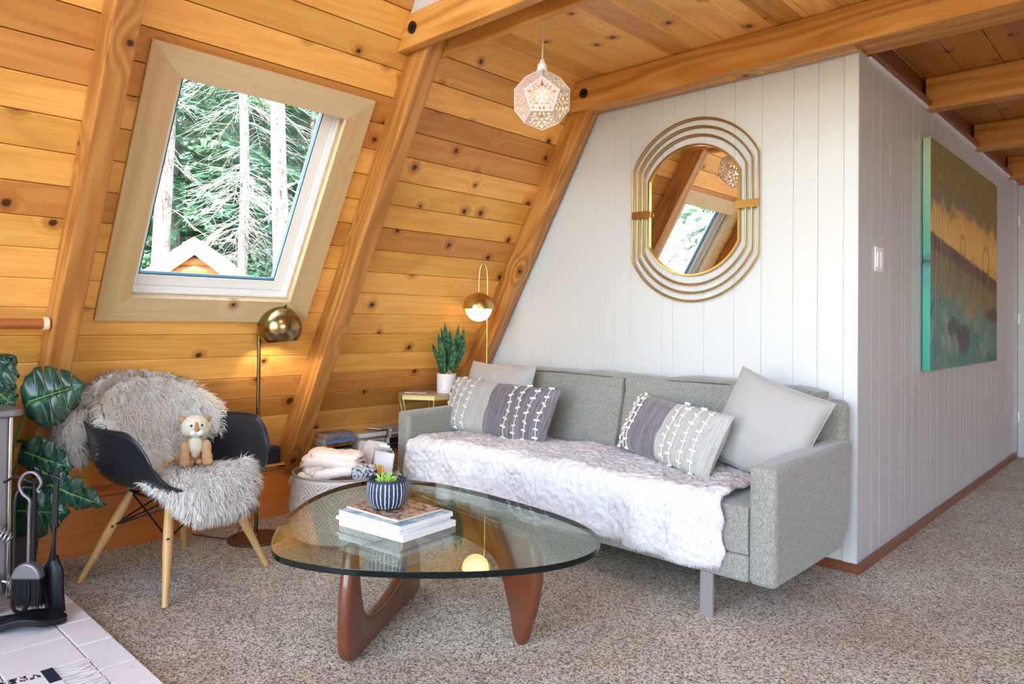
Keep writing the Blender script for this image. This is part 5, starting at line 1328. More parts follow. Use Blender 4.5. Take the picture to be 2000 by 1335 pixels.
# ------------------------------------------------------------------ wood stove at the left edge
stv = thing('wood_stove', 'grey enamel wood stove with rounded top plate and bright corner strip', 'stove', (-2.25, -3.1, 0.031))
MB().box(-2.43, -2.055, -3.5, -2.795, 0.10, 0.752).build('stove_body', M['stove'], stv, bevel=0.008, smooth=False)
MB().box(-2.052, -2.045, -2.797, -2.785, 0.10, 0.752).box(-2.085, -2.052, -2.793, -2.784, 0.10, 0.752).build('corner_strip', plain('bright_nickel_strip', (206, 198, 184), 0.25, 0.9), stv, bevel=0.003)
pl = [(-2.45, -3.5), (-2.028, -3.5), (-2.028, -2.80)]
pl += [(-2.058+0.030*cos(a), -2.790+0.036*sin(a)) for a in np.linspace(0, pi/2, 8)]+[(-2.45, -2.754)]
MB().prism(pl, lambda a, b: (a, b, 0.753), lambda a, b: (a, b, 0.776)).build('top_plate', M['stove'], stv, bevel=0.006, seg=3, smooth=False)
MB().box(-2.053, -2.044, -3.42, -2.90, 0.20, 0.66).build('door', M['stove_dark'], stv, bevel=0.004, smooth=False)
for (x, y) in ((-2.08, -2.83), (-2.40, -2.83), (-2.08, -3.45), (-2.40, -3.45)):
    MB().lathe([(0.018, 0.0), (0.022, 0.008), (0.014, 0.02), (0.02, 0.072)], (x, y, 0.031), 16).build('leg', M['stove_dark'], stv)
def coil(c, ax, r0, r1, ln, turns, rw, name, par, mat):
    ax = Vector(ax).normalized(); e1 = ax.orthogonal().normalized(); e2 = ax.cross(e1); P = []; n = int(turns*16)
    for i in range(n+1):
        t = i/n; r_ = r0+(r1-r0)*sin(t*pi); a = 2*pi*turns*t; P.append(Vector(c)+ax*(ln*t)+e1*(r_*cos(a))+e2*(r_*sin(a)))
    return MB().tube(P, rw, 6).build(name, mat, par)
coil((-2.035, -2.872, 0.372), (0.25, 0.75, -0.55), 0.012, 0.024, 0.105, 8, 0.0032, 'spring_handle', stv, M['chrome'])
MB().tube([(-2.044, -2.90, 0.385), (-2.020, -2.880, 0.378), (-2.01, -2.80, 0.32)], 0.006, 8).build('handle_shank', M['stove_dark'], stv)
coil((-2.02, -2.800, 0.158), (0.35, 0.8, -0.42), 0.006, 0.019, 0.062, 7, 0.0028, 'damper_spring', stv, M['chrome'])
MB().tube([(-2.05, -2.83, 0.165), (-2.02, -2.80, 0.158), (-1.99, -2.745, 0.128)], 0.0045, 8).build('damper_rod', M['chrome'], stv)
MB().lathe([(0.0, 0.0), (0.05, 0.0), (0.055, 0.01), (0.045, 0.022), (0.0, 0.024)], (-2.043, -2.86, 0.140), 24, axis=(1, 0, 0)).build('air_dial', M['greysteel'], stv)

# ------------------------------------------------------------------ fireplace tool set on the hearth
hz0 = 0.0322
tsx, tsy = -1.938, -2.738
ts = thing('fireplace_tool_stand', 'black iron tool stand with a wavy leaf shaped foot on the hearth', 'tool stand', (tsx, tsy, hz0))
bs = spline([(0.20, -0.02, 0.020), (0.14, 0.045, 0.0), (0.08, 0.055, 0), (0.0, 0.045, 0), (-0.10, 0.040, 0), (-0.20, 0.03, 0), (-0.24, 0.0, 0), (-0.20, -0.045, 0), (-0.10, -0.035, 0), (0.0, -0.05, 0), (0.08, -0.055, 0), (0.15, -0.06, 0)], 5, True)
fd = Vector((0.50, 0.86, 0)).normalized(); sd = Vector((fd.y, -fd.x, 0)); bc_ = Vector((-1.868, -2.795, 0))
zz = lambda s: 0.013*(1+sin(s*16+0.8))
lo_ = [(bc_+fd*p.x*0.72+sd*p.y, p.x) for p in bs]
mb = MB(); n = len(lo_)
V = [Vector((p.x, p.y, hz0+zz(s))) for p, s in lo_]+[Vector((p.x, p.y, hz0+zz(s)+0.022)) for p, s in lo_]
c0 = len(V); nc = 9; 
F = [(i, (i+1) % n, n+(i+1) % n, n+i) for i in range(n)]
V += [Vector((bc_.x, bc_.y, hz0+zz(0))), Vector((bc_.x, bc_.y, hz0+zz(0)+0.034))]
F += [(c0, (i+1) % n, i) for i in range(n)]+[(c0+1, n+i, n+(i+1) % n) for i in range(n)]
V = [v if v.z > hz0 else Vector((v.x, v.y, hz0)) for v in V]
mb.add(V, F).build('leaf_foot', M['iron'], ts, bevel=0.003)
MB().tube([(bc_.x-0.015, bc_.y+0.01, hz0+0.03), (tsx, tsy, hz0+0.10), (tsx, tsy, 0.515)], 0.0085, 10).build('post', M['iron'], ts)
MB().tube(spline([(tsx-sd.x*0.0-0.085, tsy-0.075, 0.520), (tsx-0.045, tsy-0.045, 0.540), (tsx, tsy, 0.520), (tsx+0.040, tsy+0.038, 0.545), (tsx+0.080, tsy+0.072, 0.528)], 6), 0.005, 8).tube(spline([(tsx, tsy, 0.515), (tsx+0.01, tsy+0.01, 0.56), (tsx, tsy, 0.575)], 4), 0.006, 8).build('hook_arms', M['iron'], ts)
# brush with a steel hood and crook handle
bx, by = tsx+0.030, tsy-0.022
br = thing('hearth_brush', 'hearth brush with a looped steel handle, rounded steel hood and black bristles', 'brush', (bx, by, 0.10))
MB().tube(spline([(bx, by, 0.235), (bx, by, 0.42), (bx+0.002, by, 0.465), (bx-0.018, by-0.018, 0.490), (bx-0.026, by-0.026, 0.525), (bx-0.012, by-0.012, 0.560), (bx+0.012, by+0.012, 0.562), (bx+0.028, by+0.028, 0.530), (bx+0.020, by+0.020, 0.503), (bx+0.026, by+0.026, 0.494)], 6), 0.0058, 10).build('handle', M['greysteel'], br)
acr = Vector((0.72, 0.69, 0)); nor_ = Vector((0.69, -0.72, 0))
def hood(u, v):
    a = pi*u; r_ = 0.053; p = Vector((bx, by, 0.188))+acr*(cos(a)*r_)+Vector((0, 0, sin(a)*0.060)); k = (2*v-1)
    return Vector((bx, by, 0.188)).lerp(p, 1-0.0*v)+nor_*(0.020*sin(pi*min(u*1.0, 1))*0+0.020*k)*1.0
hb = MB(); hp = [(cos(pi*i/16)*0.053, sin(pi*i/16)*0.060) for i in range(17)]
hb.prism(hp, lambda a, b: Vector((bx, by, 0.188))+acr*a+Vector((0, 0, b))+nor_*0.018, lambda a, b: Vector((bx, by, 0.188))+acr*a+Vector((0, 0, b))-nor_*0.018)
hb.build('steel_hood', M['greysteel'], br, bevel=0.008, seg=3)
bt = MB(); rr = random.Random(9)
for k in range(900):
    a = rr.uniform(-0.050, 0.050); d = rr.uniform(-0.014, 0.014); b0 = Vector((bx, by, 0.190))+acr*a+nor_*d
    bt.tube([b0, b0+Vector((0, 0, -0.05))+acr*a*0.06, b0+Vector((0, 0, -rr.uniform(0.086, 0.102)))+acr*(a*0.12+rr.uniform(-.003, .003))+nor_*(d*0.5)], [0.0011, 0.001, 0.0005], 3, cap=False)
o = bt.build('bristles', plain('black_bristle', (26, 26, 30), 0.5, var=0.3), br, smooth=False); o['kind'] = 'stuff'
# poker with a hook, behind
kx, ky = tsx-0.035, tsy-0.050
pk = thing('fire_poker', 'slim black iron poker with a bent hook hanging left of the hearth brush', 'poker', (kx, ky, 0.06))
MB().tube(spline([(kx+0.02, ky+0.045, 0.50), (kx+0.005, ky+0.02, 0.50), (kx, ky, 0.46), (kx, ky, 0.30), (kx+0.005, ky, 0.12), (kx+0.005, ky, 0.072), (kx+0.02, ky+0.015, 0.060), (kx+0.05, ky+0.04, 0.066)], 6), 0.0062, 8).build('shaft', M['iron'], pk)
MB().tube([(kx-0.012, ky-0.014, 0.112), (kx+0.06, ky+0.05, 0.120)], 0.006, 8).build('barb', M['iron'], pk)
# shovel at the right
vx, vy = -1.895, -2.685
sv = thing('ash_shovel', 'black ash shovel with a long flat handle at the right of the tool stand', 'shovel', (vx, vy, 0.06))
MB().add([], []).prism([(-0.012, 0.36), (0.012, 0.36), (0.014, 0.565), (-0.002, 0.570)], lambda a, b: Vector((vx, vy, b))+acr*a+nor_*0.004, lambda a, b: Vector((vx, vy, b))+acr*a-nor_*0.004).tube([(vx, vy, 0.37), (vx, vy, 0.30), (vx-0.004, vy-0.004, 0.24)], [0.008, 0.006, 0.012], 10).build('handle', M['iron'], sv, bevel=0.002)
def scoop(u, v):
    w = 0.030+0.010*min(1, u*3)-0.004*u; a = (v-0.5)*2; z = 0.255-0.20*u
    return Vector((vx-0.004+0.01*u, vy-0.004+0.005*u, z-0.014*(1-abs(a))*(u > 0.95)))+acr*(a*w*(0.35+0.65*min(1, u*4)))+nor_*(-0.014*(a*a)+0.010*sin(u*pi))
MB().grid(scoop, 14, 9).build('scoop', M['iron'], sv, solid=0.004)

# ------------------------------------------------------------------ monstera behind the stove
def mat_monst():
    m = N('deep_green_split_leaf'); o = m.obj(); n_ = m.noise(o, 22, 3, 0.6)
    m.bsdf(m.ramp(n_, [(0.3, L((14, 44, 34))), (0.55, L((28, 68, 52))), (0.75, L((50, 96, 72)))]), 0.32, 0, 0.5, coat=0.1); return m.m
M['monst'] = mat_monst(); M['stem'] = plain('leaf_stem_green', (96, 140, 66), 0.5)
mon = thing('monstera_plant', 'split-leaf monstera plant growing from behind the stove beside the left rafter', 'potted plant', (-2.60, -2.86, 0.0))
MB().lathe([(0.0, 0.0), (0.075, 0.0), (0.09, 0.16), (0.084, 0.16), (0.078, 0.14), (0.0, 0.138)], (-2.575, -2.66, 0.031), 32).build('pot', plain('dark_clay_pot', (70, 62, 58), 0.7), mon)
NOT = (0.30, 0.44, 0.58, 0.72)
def monleaf(base, tip, across, width, droop=0.03, seed=0, cup=0.0):
    base, tip = Vector(base), Vector(tip); ax = tip-base; L_ = ax.length; ax.normalize(); sd_ = Vector(across); sd_ = (sd_-ax*sd_.dot(ax)).normalized(); up = ax.cross(sd_)
    mb = MB(); V = []; F = []; nu = 64; rr = random.Random(seed)
    # outline half width as a function of position; lobes behind the petiole
    def hwid(t):  # t -0.16..1
        if t < 0: return 0.62*(1-(t/-0.17)**2)**0.5 if t > -0.17 else 0
        return max(0.0, (sin(pi*min(1, (t+0.28)/1.28)**0.82))**0.8)
    for sgn in (-1, 1):
        ncut = 5; cuts = sorted([0.20+0.145*k+rr.uniform(-0.02, 0.02) for k in range(ncut)])
        # strips between cuts, fanning from the midrib
        ed = [-0.17]+cuts+[1.0]
        for j in range(len(ed)-1):
            a, b = ed[j], ed[j+1]; g = 0.016 if j > 0 else 0; g2 = 0.016 if j < len(ed)-2 else 0
            m1 = 9; rows = []
            for i in range(m1):
                t = a+(b-a)*i/(m1-1)
                row = []
                for q in range(7):
                    s = q/6; w = hwid(t)*width*s
                    lim = 0.42
                    te = t
                    if s > lim:   # open the cut toward the rim
                        k = (s-lim)/(1-lim)
                        te = a+g*k+(b-g2*k-a-g*k)*i/(m1-1)
                        w = hwid(te)*width*s
                    tt = te+0.10*s*s*(1 if te > 0 else 0.4)      # lobes sweep toward the tip
                    tm = max(0.0, te) if te < 0 else te
                    if te < 0: px = te*s*L_*1.0+0.0
                    else: px = te*L_
                    crown = -droop*(px/L_)**2*L_*3-0.10*(s*s)*width*1.0+0.012*sin(te*19+s*3)*s
                    row.append(base+ax*px+sd_*(sgn*w)+up*(crown+cup*s*s*width))
                rows.append(row)
            b0 = len(V)
            for row in rows: V += row
            for i in range(m1-1):
                for q in range(6): F.append((b0+i*7+q, b0+i*7+q+1, b0+(i+1)*7+q+1, b0+(i+1)*7+q))
    mb.add(V, F); o = mb.build('leaf', M['monst'], mon, solid=0.0012)
    rib = MB().tube([base, base+ax*L_*0.4+up*(-droop*0.16*3*L_+0.003), base+ax*L_*0.95+up*(-droop*0.9*3*L_+0.002)], [0.0034, 0.0026, 0.0008], 6)
    for k in range(5):
        t = 0.16+0.15*k
        for sgn in (-1, 1):
            p0 = base+ax*(t*L_*0.9)+up*(-droop*3*L_*t*t+0.002); rib.tube([p0, p0+ax*0.03+sd_*(sgn*hwid(t)*width*0.75)+up*(-0.06*width)], [0.0012, 0.0005], 5)
    rib.build('midrib', M['stem'], o)
    return o
cr, cu = Vector((cos(YAW), sin(YAW), 0)), Vector((0, 0, 1)); tc = Vector((sin(YAW), -cos(YAW), 0))
def pt3(x, y, D=None): return Vector((x, y, D))
LV = [  # base, tip, across dir, width
 ((-2.455, -2.645, 0.762), (-2.295, -2.490, 0.838), (-0.30, -0.22, 0.95), 0.128, 0.02, 0.0),
 ((-2.470, -2.650, 0.548), (-2.330, -2.520, 0.480), (0.25, 0.10, 0.8), 0.085, 0.03, 0.02),
 ((-2.400, -2.575, 0.412), (-2.235, -2.425, 0.318), (0.35, 0.05, 0.9), 0.075, 0.03, 0.0),
 ((-2.500, -2.665, 0.300), (-2.335, -2.530, 0.295), (-0.1, -0.1, 1.0), 0.118, 0.02, 0.0),
 ((-2.560, -2.745, 0.86), (-2.500, -2.685, 0.955), (0.5, 0.5, -0.65), 0.085, 0.02, 0.0),
 ((-2.545, -2.735, 0.80), (-2.500, -2.690, 0.745), (0.5, 0.5, 0.6), 0.06, 0.03, 0.0),
 ((-2.43, -2.60, 0.47), (-2.36, -2.53, 0.405), (0.4, 0.3, 0.8), 0.07, 0.03, 0.0),
]
for k, (b, t, a, w, dr, cp) in enumerate(LV):
    b = CAMLOC+(Vector(b)-CAMLOC)*0.925; t = CAMLOC+(Vector(t)-CAMLOC)*0.925; w *= 0.94
    monleaf(b, t, a, w, dr, k, cp)
    b = Vector(b); g = Vector((-2.575, -2.66, 0.17)); mid = (b+g)/2+Vector((-0.03, -0.03, 0.05))
    MB().tube(spline([g, mid, b], 8), [0.004]*17, 6).build('stem', M['stem'], mon)

# ------------------------------------------------------------------ rug with navy pattern and fringe at the bottom left
rg_ = thing('fringed_rug', 'white woven rug with navy blocks and long fringe lying on the hearth tiles', 'rug', (-1.1, -2.95, hz0))
def mat_rug():
    m = N('white_and_navy_weave'); X = m.sep(m.obj()); o = m.obj(); n_ = m.noise(m.comb(m.math('MULTIPLY', X[0], 30.0), m.math('MULTIPLY', X[1], 70.0), 0.0), 1.0, 3, 0.7)
    x_ = m.math('ADD', X[0], 0.362); y_ = m.math('ADD', X[1], -0.158)   # from the far edge, from the fringe edge
    bx_ = m.math('MULTIPLY', m.math('MULTIPLY', m.math('GREATER_THAN', y_, -0.034), m.math('GREATER_THAN', x_, 0.004)), m.math('LESS_THAN', x_, 0.11))
    sc = m.math('MULTIPLY', m.math('MULTIPLY', m.math('GREATER_THAN', n_, 0.50), m.math('LESS_THAN', y_, -0.040)), m.math('LESS_THAN', m.math('ADD', x_, m.math('MULTIPLY', n_, 0.03)), 0.065))
    f_ = m.math('MAXIMUM', bx_, sc)
    m.bsdf(m.mix(f_, L((226, 224, 224)), L((40, 46, 66))), 0.9, 0, 0.1, m.bump(m.noise(o, 300, 2), 0.4, 0.002)); return m.m
MB().box(-1.462, -0.72, -3.40, -2.792, hz0, hz0+0.006).build('rug_weave', mat_rug(), rg_, bevel=0.002, smooth=False)
fb = MB(); rr = random.Random(12)
y = -3.30
for k in range(74):
    x0 = -1.455+k*0.01
    fb.tube(spline([(x0, -2.794, hz0+0.004), (x0+rr.uniform(-.004, .004), -2.775, hz0+0.003), (x0+rr.uniform(-.01, .012), -2.745, hz0+0.0025), (x0+rr.uniform(-.02, .018), -2.705+rr.uniform(-.015, .02), hz0+0.0022)], 3), 0.0016, 5)
fb.build('fringe', plain('white_fringe_yarn', (222, 218, 212), 0.9, var=0.1), rg_)['kind'] = 'stuff'

# ------------------------------------------------------------------ ledge: board, navy speaker box, books
lz = 0.2885
tag(MB().prism([(-2.80, -1.58), (-2.668, -1.56), (-2.660, -1.40), (-2.672, -1.30), (-2.69, -1.285), (-2.80, -1.29)], lambda a, b: (a, b, lz), lambda a, b: (a, b, lz+0.012)).build('wooden_board', wood('light_board', L((230, 182, 116)), L((214, 158, 88)), L((180, 120, 60)), 'Y', None, 'X', 0), bevel=0.003, smooth=False), 'small light wooden board under the navy box on the wall ledge', 'board')
nb = thing('speaker_box', 'small dark navy box standing on a wooden board on the ledge behind the armchair', 'speaker', (-2.72, -1.45, lz+0.0125))
MB().box(-2.765, -2.682, -1.535, -1.362, lz+0.0125, lz+0.108).build('case', M['navybox'], nb, bevel=0.014, seg=4)
MB().box(-2.6825, -2.680, -1.52, -1.38, lz+0.025, lz+0.092).build('front_grille', plain('black_grille', (22, 28, 40), 0.6, bump=0.5, bs=600), nb, smooth=False)
tag(MB().tube(spline([(-2.675, -1.42, lz+0.004), (-2.668, -1.36, lz-0.004), (-2.672, -1.28, lz+0.003), (-2.69, -1.24, lz+0.004), (-2.70, -1.22, lz+0.003), (-2.677, -1.19, lz-0.01), (-2.678, -1.18, lz-0.12)], 6), 0.003, 6).build('power_cord', M['blackcord']), 'thin black cord running along the edge of the wooden board on the ledge', 'cord')
MC = {}
def cv(name, *cols, **k):
    if name not in MC: MC[name] = cover_mat(name, list(cols), k.get('s', 18), k.get('seed', 1.0))
    return MC[name]
stacks = [
 ('left', -1.025, [('grey_blue', [(122, 116, 122), (150, 140, 142), (60, 62, 80)], 'grey hardback with dark round marks', 0.034, 0.185), ('blue_band', [(108, 126, 168), (140, 158, 196)], 'pale blue thick book', 0.026, 0.20), ('orange_photo', [(60, 54, 40), (150, 96, 50), (190, 130, 70)], 'orange and brown picture book', 0.022, 0.19), ('dark_green', [(28, 38, 36), (46, 60, 54)], 'dark green book', 0.018, 0.20), ('rose_grey', [(160, 130, 126), (190, 164, 156)], 'dusty pink book', 0.024, 0.195), ('charcoal', [(50, 48, 54), (84, 80, 84)], 'charcoal book', 0.030, 0.20)]),
 ('middle', -0.775, [('sand', [(206, 176, 132), (222, 198, 156)], 'sand coloured thick paperback', 0.026, 0.19), ('cream_grey', [(180, 168, 146), (206, 196, 176)], 'cream and grey book', 0.016, 0.20), ('olive', [(120, 112, 84), (150, 140, 108)], 'olive book', 0.014, 0.195), ('tan', [(190, 166, 132), (214, 196, 164)], 'tan paged book', 0.024, 0.20), ('umber', [(86, 66, 50), (120, 92, 66)], 'umber brown book', 0.020, 0.19), ('black', [(30, 28, 30), (52, 48, 50)], 'black book', 0.030, 0.20)]),
 ('right', -0.555, [('mauve', [(150, 128, 122), (176, 154, 146)], 'mauve book', 0.020, 0.18), ('brick', [(150, 104, 84), (172, 128, 106)], 'brick red book', 0.018, 0.19), ('brown_grey', [(112, 92, 80), (140, 120, 104)], 'brown grey book', 0.022, 0.19), ('ink', [(26, 24, 32), (40, 38, 48)], 'ink black thick book', 0.036, 0.20), ('grey', [(134, 130, 126), (160, 156, 150)], 'mid grey book', 0.014, 0.19), ('bark', [(74, 56, 44), (100, 78, 60)], 'bark brown book', 0.032, 0.19)])]
rr = random.Random(21)
posn = ['topmost', 'second from the top', 'third from the top', 'fourth from the top', 'fifth from the top', 'bottom one']
for sn, yc, bl in stacks:
    z = lz+0.0005
    for i in range(len(bl)-1, -1, -1):
        nm, cols, desc, t, dd = bl[i]
        # the sloped wall limits how far back a book can sit
        xback = SX0+(z+t)/1.7320508+0.012; w = 0.118+rr.uniform(-0.012, 0.012); xc = max(-2.752+w/2-0.062+rr.uniform(-0.006, 0.006), xback+w/2)
        book(nm+'_book' if not nm.startswith('book') else nm, '%s, %s of the %s stack on the ledge' % (desc, posn[i], sn), 'book', (xc, yc+rr.uniform(-0.008, 0.008), z), R(rr.uniform(-3, 3))+pi*(1 if rr.random() < 0.5 else 0), w, dd, t, cv(nm+'_cover', *cols, seed=i*2.1), 'creampaper' if rr.random() < 0.5 else 'paper')
        z += t+0.0006
    MZ = z
book('flat_magazine', 'open-edged magazine lying flat across the right book stack on the ledge', 'magazine', (-2.672, -0.66, MZ+0.0002), R(14), 0.12, 0.19, 0.006, cv('mag_cover_grey', (150, 140, 134), (210, 202, 196), (90, 80, 78)))
# ------------------------------------------------------------------ basket with blanket, textiles and magazines
BX, BY = -2.115, -1.300
def mat_basket():
    m = N('cream_basket_with_grey_lattice'); X = m.sep(m.obj()); a = m.math('ARCTAN2', X[1], X[0])
    u = m.math('MULTIPLY', a, 0.29*22); v = m.math('MULTIPLY', X[2], 22.0)
    # concentric diamond lines
    du = m.math('ABSOLUTE', m.math('SUBTRACT', m.math('FRACT', m.math('DIVIDE', u, 3.5)), 0.5)); dv_ = m.math('ABSOLUTE', m.math('SUBTRACT', m.math('FRACT', m.math('DIVIDE', v, 3.5)), 0.5))
    s_ = m.math('MULTIPLY', m.math('ADD', du, dv_), 7.0)
    chk = m.math('FRACT', s_); ln_ = m.mrange(m.math('ABSOLUTE', m.math('SUBTRACT', chk, 0.5)), 0.10, 0.18, 1, 0)
    br_ = m.math('GREATER_THAN', m.noise(m.comb(m.math('MULTIPLY', u, 1.0), m.math('MULTIPLY', v, 1.0), 0.0), 1.0, 1), 0.42)
    f_ = m.math('MULTIPLY', m.math('MULTIPLY', ln_, br_), m.math('MULTIPLY', m.math('LESS_THAN', X[2], 0.315), 0.75))
    n_ = m.noise(m.obj(), 260, 2, 0.6)
    col = m.mix(f_, m.mix(n_, L((198, 186, 174)), L((222, 212, 200))), L((132, 124, 116)))
    m.bsdf(col, 0.9, 0, 0.1, m.bump(m.math('SUBTRACT', n_, f_), 0.5, 0.003)); return m.m
M['basket'] = mat_basket()
bk_ = thing('storage_basket', 'tall round cream basket with grey diamond lattice between the armchair and the sofa', 'basket', (BX, BY, 0))
o = MB().lathe([(0.0, 0.002), (0.235, 0.002), (0.262, 0.02), (0.285, 0.09), (0.288, 0.18), (0.279, 0.27), (0.272, 0.335), (0.266, 0.335), (0.272, 0.27), (0.280, 0.18), (0.276, 0.09), (0.254, 0.03), (0.0, 0.012)], (BX, BY, 0), 72).build('woven_body', M['basket'], bk_)
MB().tube([(BX+0.270*cos(2*pi*k/60), BY+0.270*sin(2*pi*k/60), 0.335) for k in range(60)], 0.0055, 8, closed=True).build('rim_cord', plain('grey_rim_cord', (140, 128, 116), 0.9), bk_)
for a0 in (R(222), R(42)):
    hp_ = [(BX+(0.272+0.022*sin(pi*t))*cos(a0+(t-0.5)*0.42), BY+(0.272+0.022*sin(pi*t))*sin(a0+(t-0.5)*0.42), 0.305-0.045*sin(pi*t)) for t in np.linspace(0, 1, 12)]
    MB().tube(hp_, 0.010, 8).build('rope_handle', M['yarn'], bk_)
# folded cream blanket
M['blanket'] = plain('cream_cotton_blanket', (236, 222, 210), 0.95, var=0.04, vs=60, bump=0.4, bs=250)
cr2 = Vector((cos(YAW), sin(YAW), 0)); dp2 = Vector((-sin(YAW), cos(YAW), 0))
bl = thing('folded_blanket', 'cream folded blanket bulging out of the basket', 'blanket', (BX-0.05, BY-0.05, 0.30))
def fold(cx_, cy_, L_, wd, ht, z0, ang, k):
    d1 = cr2*cos(ang)+dp2*sin(ang); d2 = -cr2*sin(ang)+dp2*cos(ang)
    def f(u, v):
        a = v*2*pi; s = (u-0.5)*2; sh = (1-abs(s)**5)**0.5 if abs(s) < 1 else 0
        y = wd*np.sign(cos(a))*abs(cos(a))**0.7*(0.55+0.45*sh); z = ht*(np.sign(sin(a))*abs(sin(a))**0.8*(0.25+0.75*sh))
        x = L_*s+0.012*sin(a*2+k)
        rib = 0.0022*sin(x*130+sin(a)*3+k)+0.010*mnoise.noise(Vector((x*9, a*1.3, k)))
        p = Vector((BX, BY, 0))+cr2*cx_+dp2*cy_+d1*(x*0.98)+d2*(y)
        return Vector((p.x, p.y, z0+z+rib*abs(sin(a))+0.018*sin(s*1.6+k)))
    return f
for nm_, ar in (('lower_fold', (-0.075, -0.035, 0.150, 0.115, 0.034, 0.335, 0.10, 0)), ('middle_fold', (-0.070, -0.020, 0.152, 0.108, 0.033, 0.378, 0.02, 2)), ('top_fold', (-0.045, 0.0, 0.126, 0.100, 0.032, 0.418, 0.10, 4)), ('side_fold', (-0.165, -0.02, 0.060, 0.095, 0.030, 0.362, 0.5, 6)), ('side_fold', (-0.135, 0.01, 0.055, 0.085, 0.026, 0.398, 0.7, 8))):
    MB().grid(fold(*ar), 60, 26, cv=True).build(nm_, M['blanket'], bl, weld=False)
MB().ball(tuple(Vector((BX, BY, 0.348))+cr2*(-0.165)-dp2*0.135), 0.016, 10).ball(tuple(Vector((BX, BY, 0.343))+cr2*(-0.140)-dp2*0.150), 0.013, 10).build('tassel', M['yarn'], bl)
M['navytextile'] = cover_mat('navy_and_white_print', [(24, 28, 52), (30, 34, 60), (210, 206, 204), (26, 30, 54)], 70, 3.0, 0.9)
tx = thing('patterned_pouch', 'navy cloth pouch with small white pattern tucked in the basket beside the blanket', 'pouch', (BX+0.07, BY+0.03, 0.31))
def pch(u, v):
    a = u*2*pi; e = (v-0.5)*pi; c_ = max(0, cos(e))**0.5
    p = Vector((BX, BY, 0.345))+cr2*(0.115+0.068*cos(a)*c_)+dp2*(-0.115+0.040*sin(a)*c_); return Vector((p.x, p.y, 0.340+0.048*sin(e)+0.004*sin(a*7+v*9)))
MB().grid(pch, 40, 18, cu=True).build('cloth', M['navytextile'], tx)
yl = thing('yellow_bundle', 'bundle of yellow striped card standing in the basket behind the bowl', 'card', (BX+0.17, BY+0.1, 0.25))
for k in range(4):
    c_ = Vector((BX, BY, 0))+cr2*(0.166+0.0135*k)-dp2*(0.095+0.003*k)
    MB().tube([(c_.x, c_.y, 0.24), (c_.x, c_.y, 0.388-0.003*k)], 0.0062, 6).build('roll', plain('mustard_card_%s' % 'abcd'[k], ((208, 150, 40), (222, 176, 70), (188, 128, 34), (214, 160, 50))[k], 0.6), yl)
mags = [('grey mottled magazine', (0.060, 0.100, -6, 0.150, 0.20), [(170, 154, 148), (206, 196, 190), (120, 110, 112)]), ('large pale magazine', (0.105, 0.085, -4, 0.150, 0.205), [(196, 184, 178), (214, 204, 198)]), ('white magazine', (0.125, 0.062, 2, 0.152, 0.195), [(222, 218, 214), (236, 232, 228)]),
        ('slate edged magazine', (0.142, 0.040, 6, 0.148, 0.185), [(110, 112, 122), (196, 192, 190)]), ('black spined magazine', (0.158, 0.016, 9, 0.145, 0.175), [(46, 44, 50), (190, 186, 182)]), ('thin light grey magazine', (0.170, -0.010, 12, 0.14, 0.165), [(190, 190, 194), (220, 220, 222)])]
for k, (desc, (ox, oy, tl_, w_, h_), cols) in enumerate(mags):
    base = Vector((BX, BY, 0))+cr2*(ox-0.01)+dp2*(oy)
    root = thing('magazine', '%s, %s standing upright in the basket' % (desc, ('rearmost', 'second from the back', 'third from the back', 'fourth from the back', 'fifth from the back', 'frontmost')[k]), 'magazine', (base.x, base.y, 0.12), 'magazines standing in the basket')
    ta = R(12); xx = (cr2*cos(R(-38))+dp2*sin(R(-38))).normalized(); n3 = xx.cross(Vector((0, 0, 1))); up3 = (Vector((0, 0, 1))*cos(ta)-n3*sin(ta)+xx*sin(R(tl_))*0.5).normalized()
    mx = frame((base.x, base.y, 0.16), xx, up3)
    cvm = cv(desc.replace(' ', '_')+'_cover', *cols, s=7, seed=k*3.0)
    tk = 0.009
    MB().box(-w_/2, w_/2, 0.0, h_+0.105, -tk/2, -tk/2+0.0008).box(-w_/2, w_/2, 0.0, h_+0.105, tk/2-0.0008, tk/2).box(-w_/2, -w_/2+0.0008, 0, h_+0.105, -tk/2, tk/2).build('cover', cvm, root, matrix=mx, smooth=False)
    MB().box(-w_/2+0.001, w_/2-0.001, 0.001, h_+0.104, -tk/2+0.001, tk/2-0.001).build('page_block', M['paper'], root, matrix=mx, smooth=False)
# ------------------------------------------------------------------ outside: ground, neighbouring gable, forest
gz = -1.6
struct(MB().box(-70, -3.9, -50, 50, gz-0.1, gz).build('ground_outside', plain('forest_floor', (150, 134, 104), 0.95, var=0.2, vs=1.2), smooth=False))
hut = thing('neighbour_cabin', 'small wooden cabin outside the window with white gable boards and a grey shingle roof', 'cabin', (-8.6, 0.0, gz))
ap = Vector((-8.0, 0.335, 2.10)); tocm = Vector((CAMLOC.x-ap.x, CAMLOC.y-ap.y, 0)).normalized()
fdir = Matrix.Rotation(R(-9), 3, 'Z') @ tocm            # gable normal
sdir = Vector((-fdir.y, fdir.x, 0)); 
if sdir.dot(Vector((cos(YAW), sin(YAW), 0))) < 0: sdir = -sdir
def hp3(s, d, z): return ap+sdir*s-fdir*d+Vector((0, 0, z))
sl = 0.78; hw_ = 1.9
def logs():
    mb = MB(); z = -0.20
    while ap.z+z > gz:
        w_ = min(hw_-0.35, (-z-0.02)/sl-0.05)
        if w_ > 0.02: mb.tube([hp3(-w_, 0.12, z-0.055), hp3(w_, 0.12, z-0.055)], 0.066, 10)
        z -= 0.115
    return mb
logs().build('log_siding', wood('log_siding_wood', L((236, 176, 116)), L((222, 150, 86)), L((186, 110, 56)), 'X', None, 'Z', 0.3, bright=0.0), hut)
bb = MB()
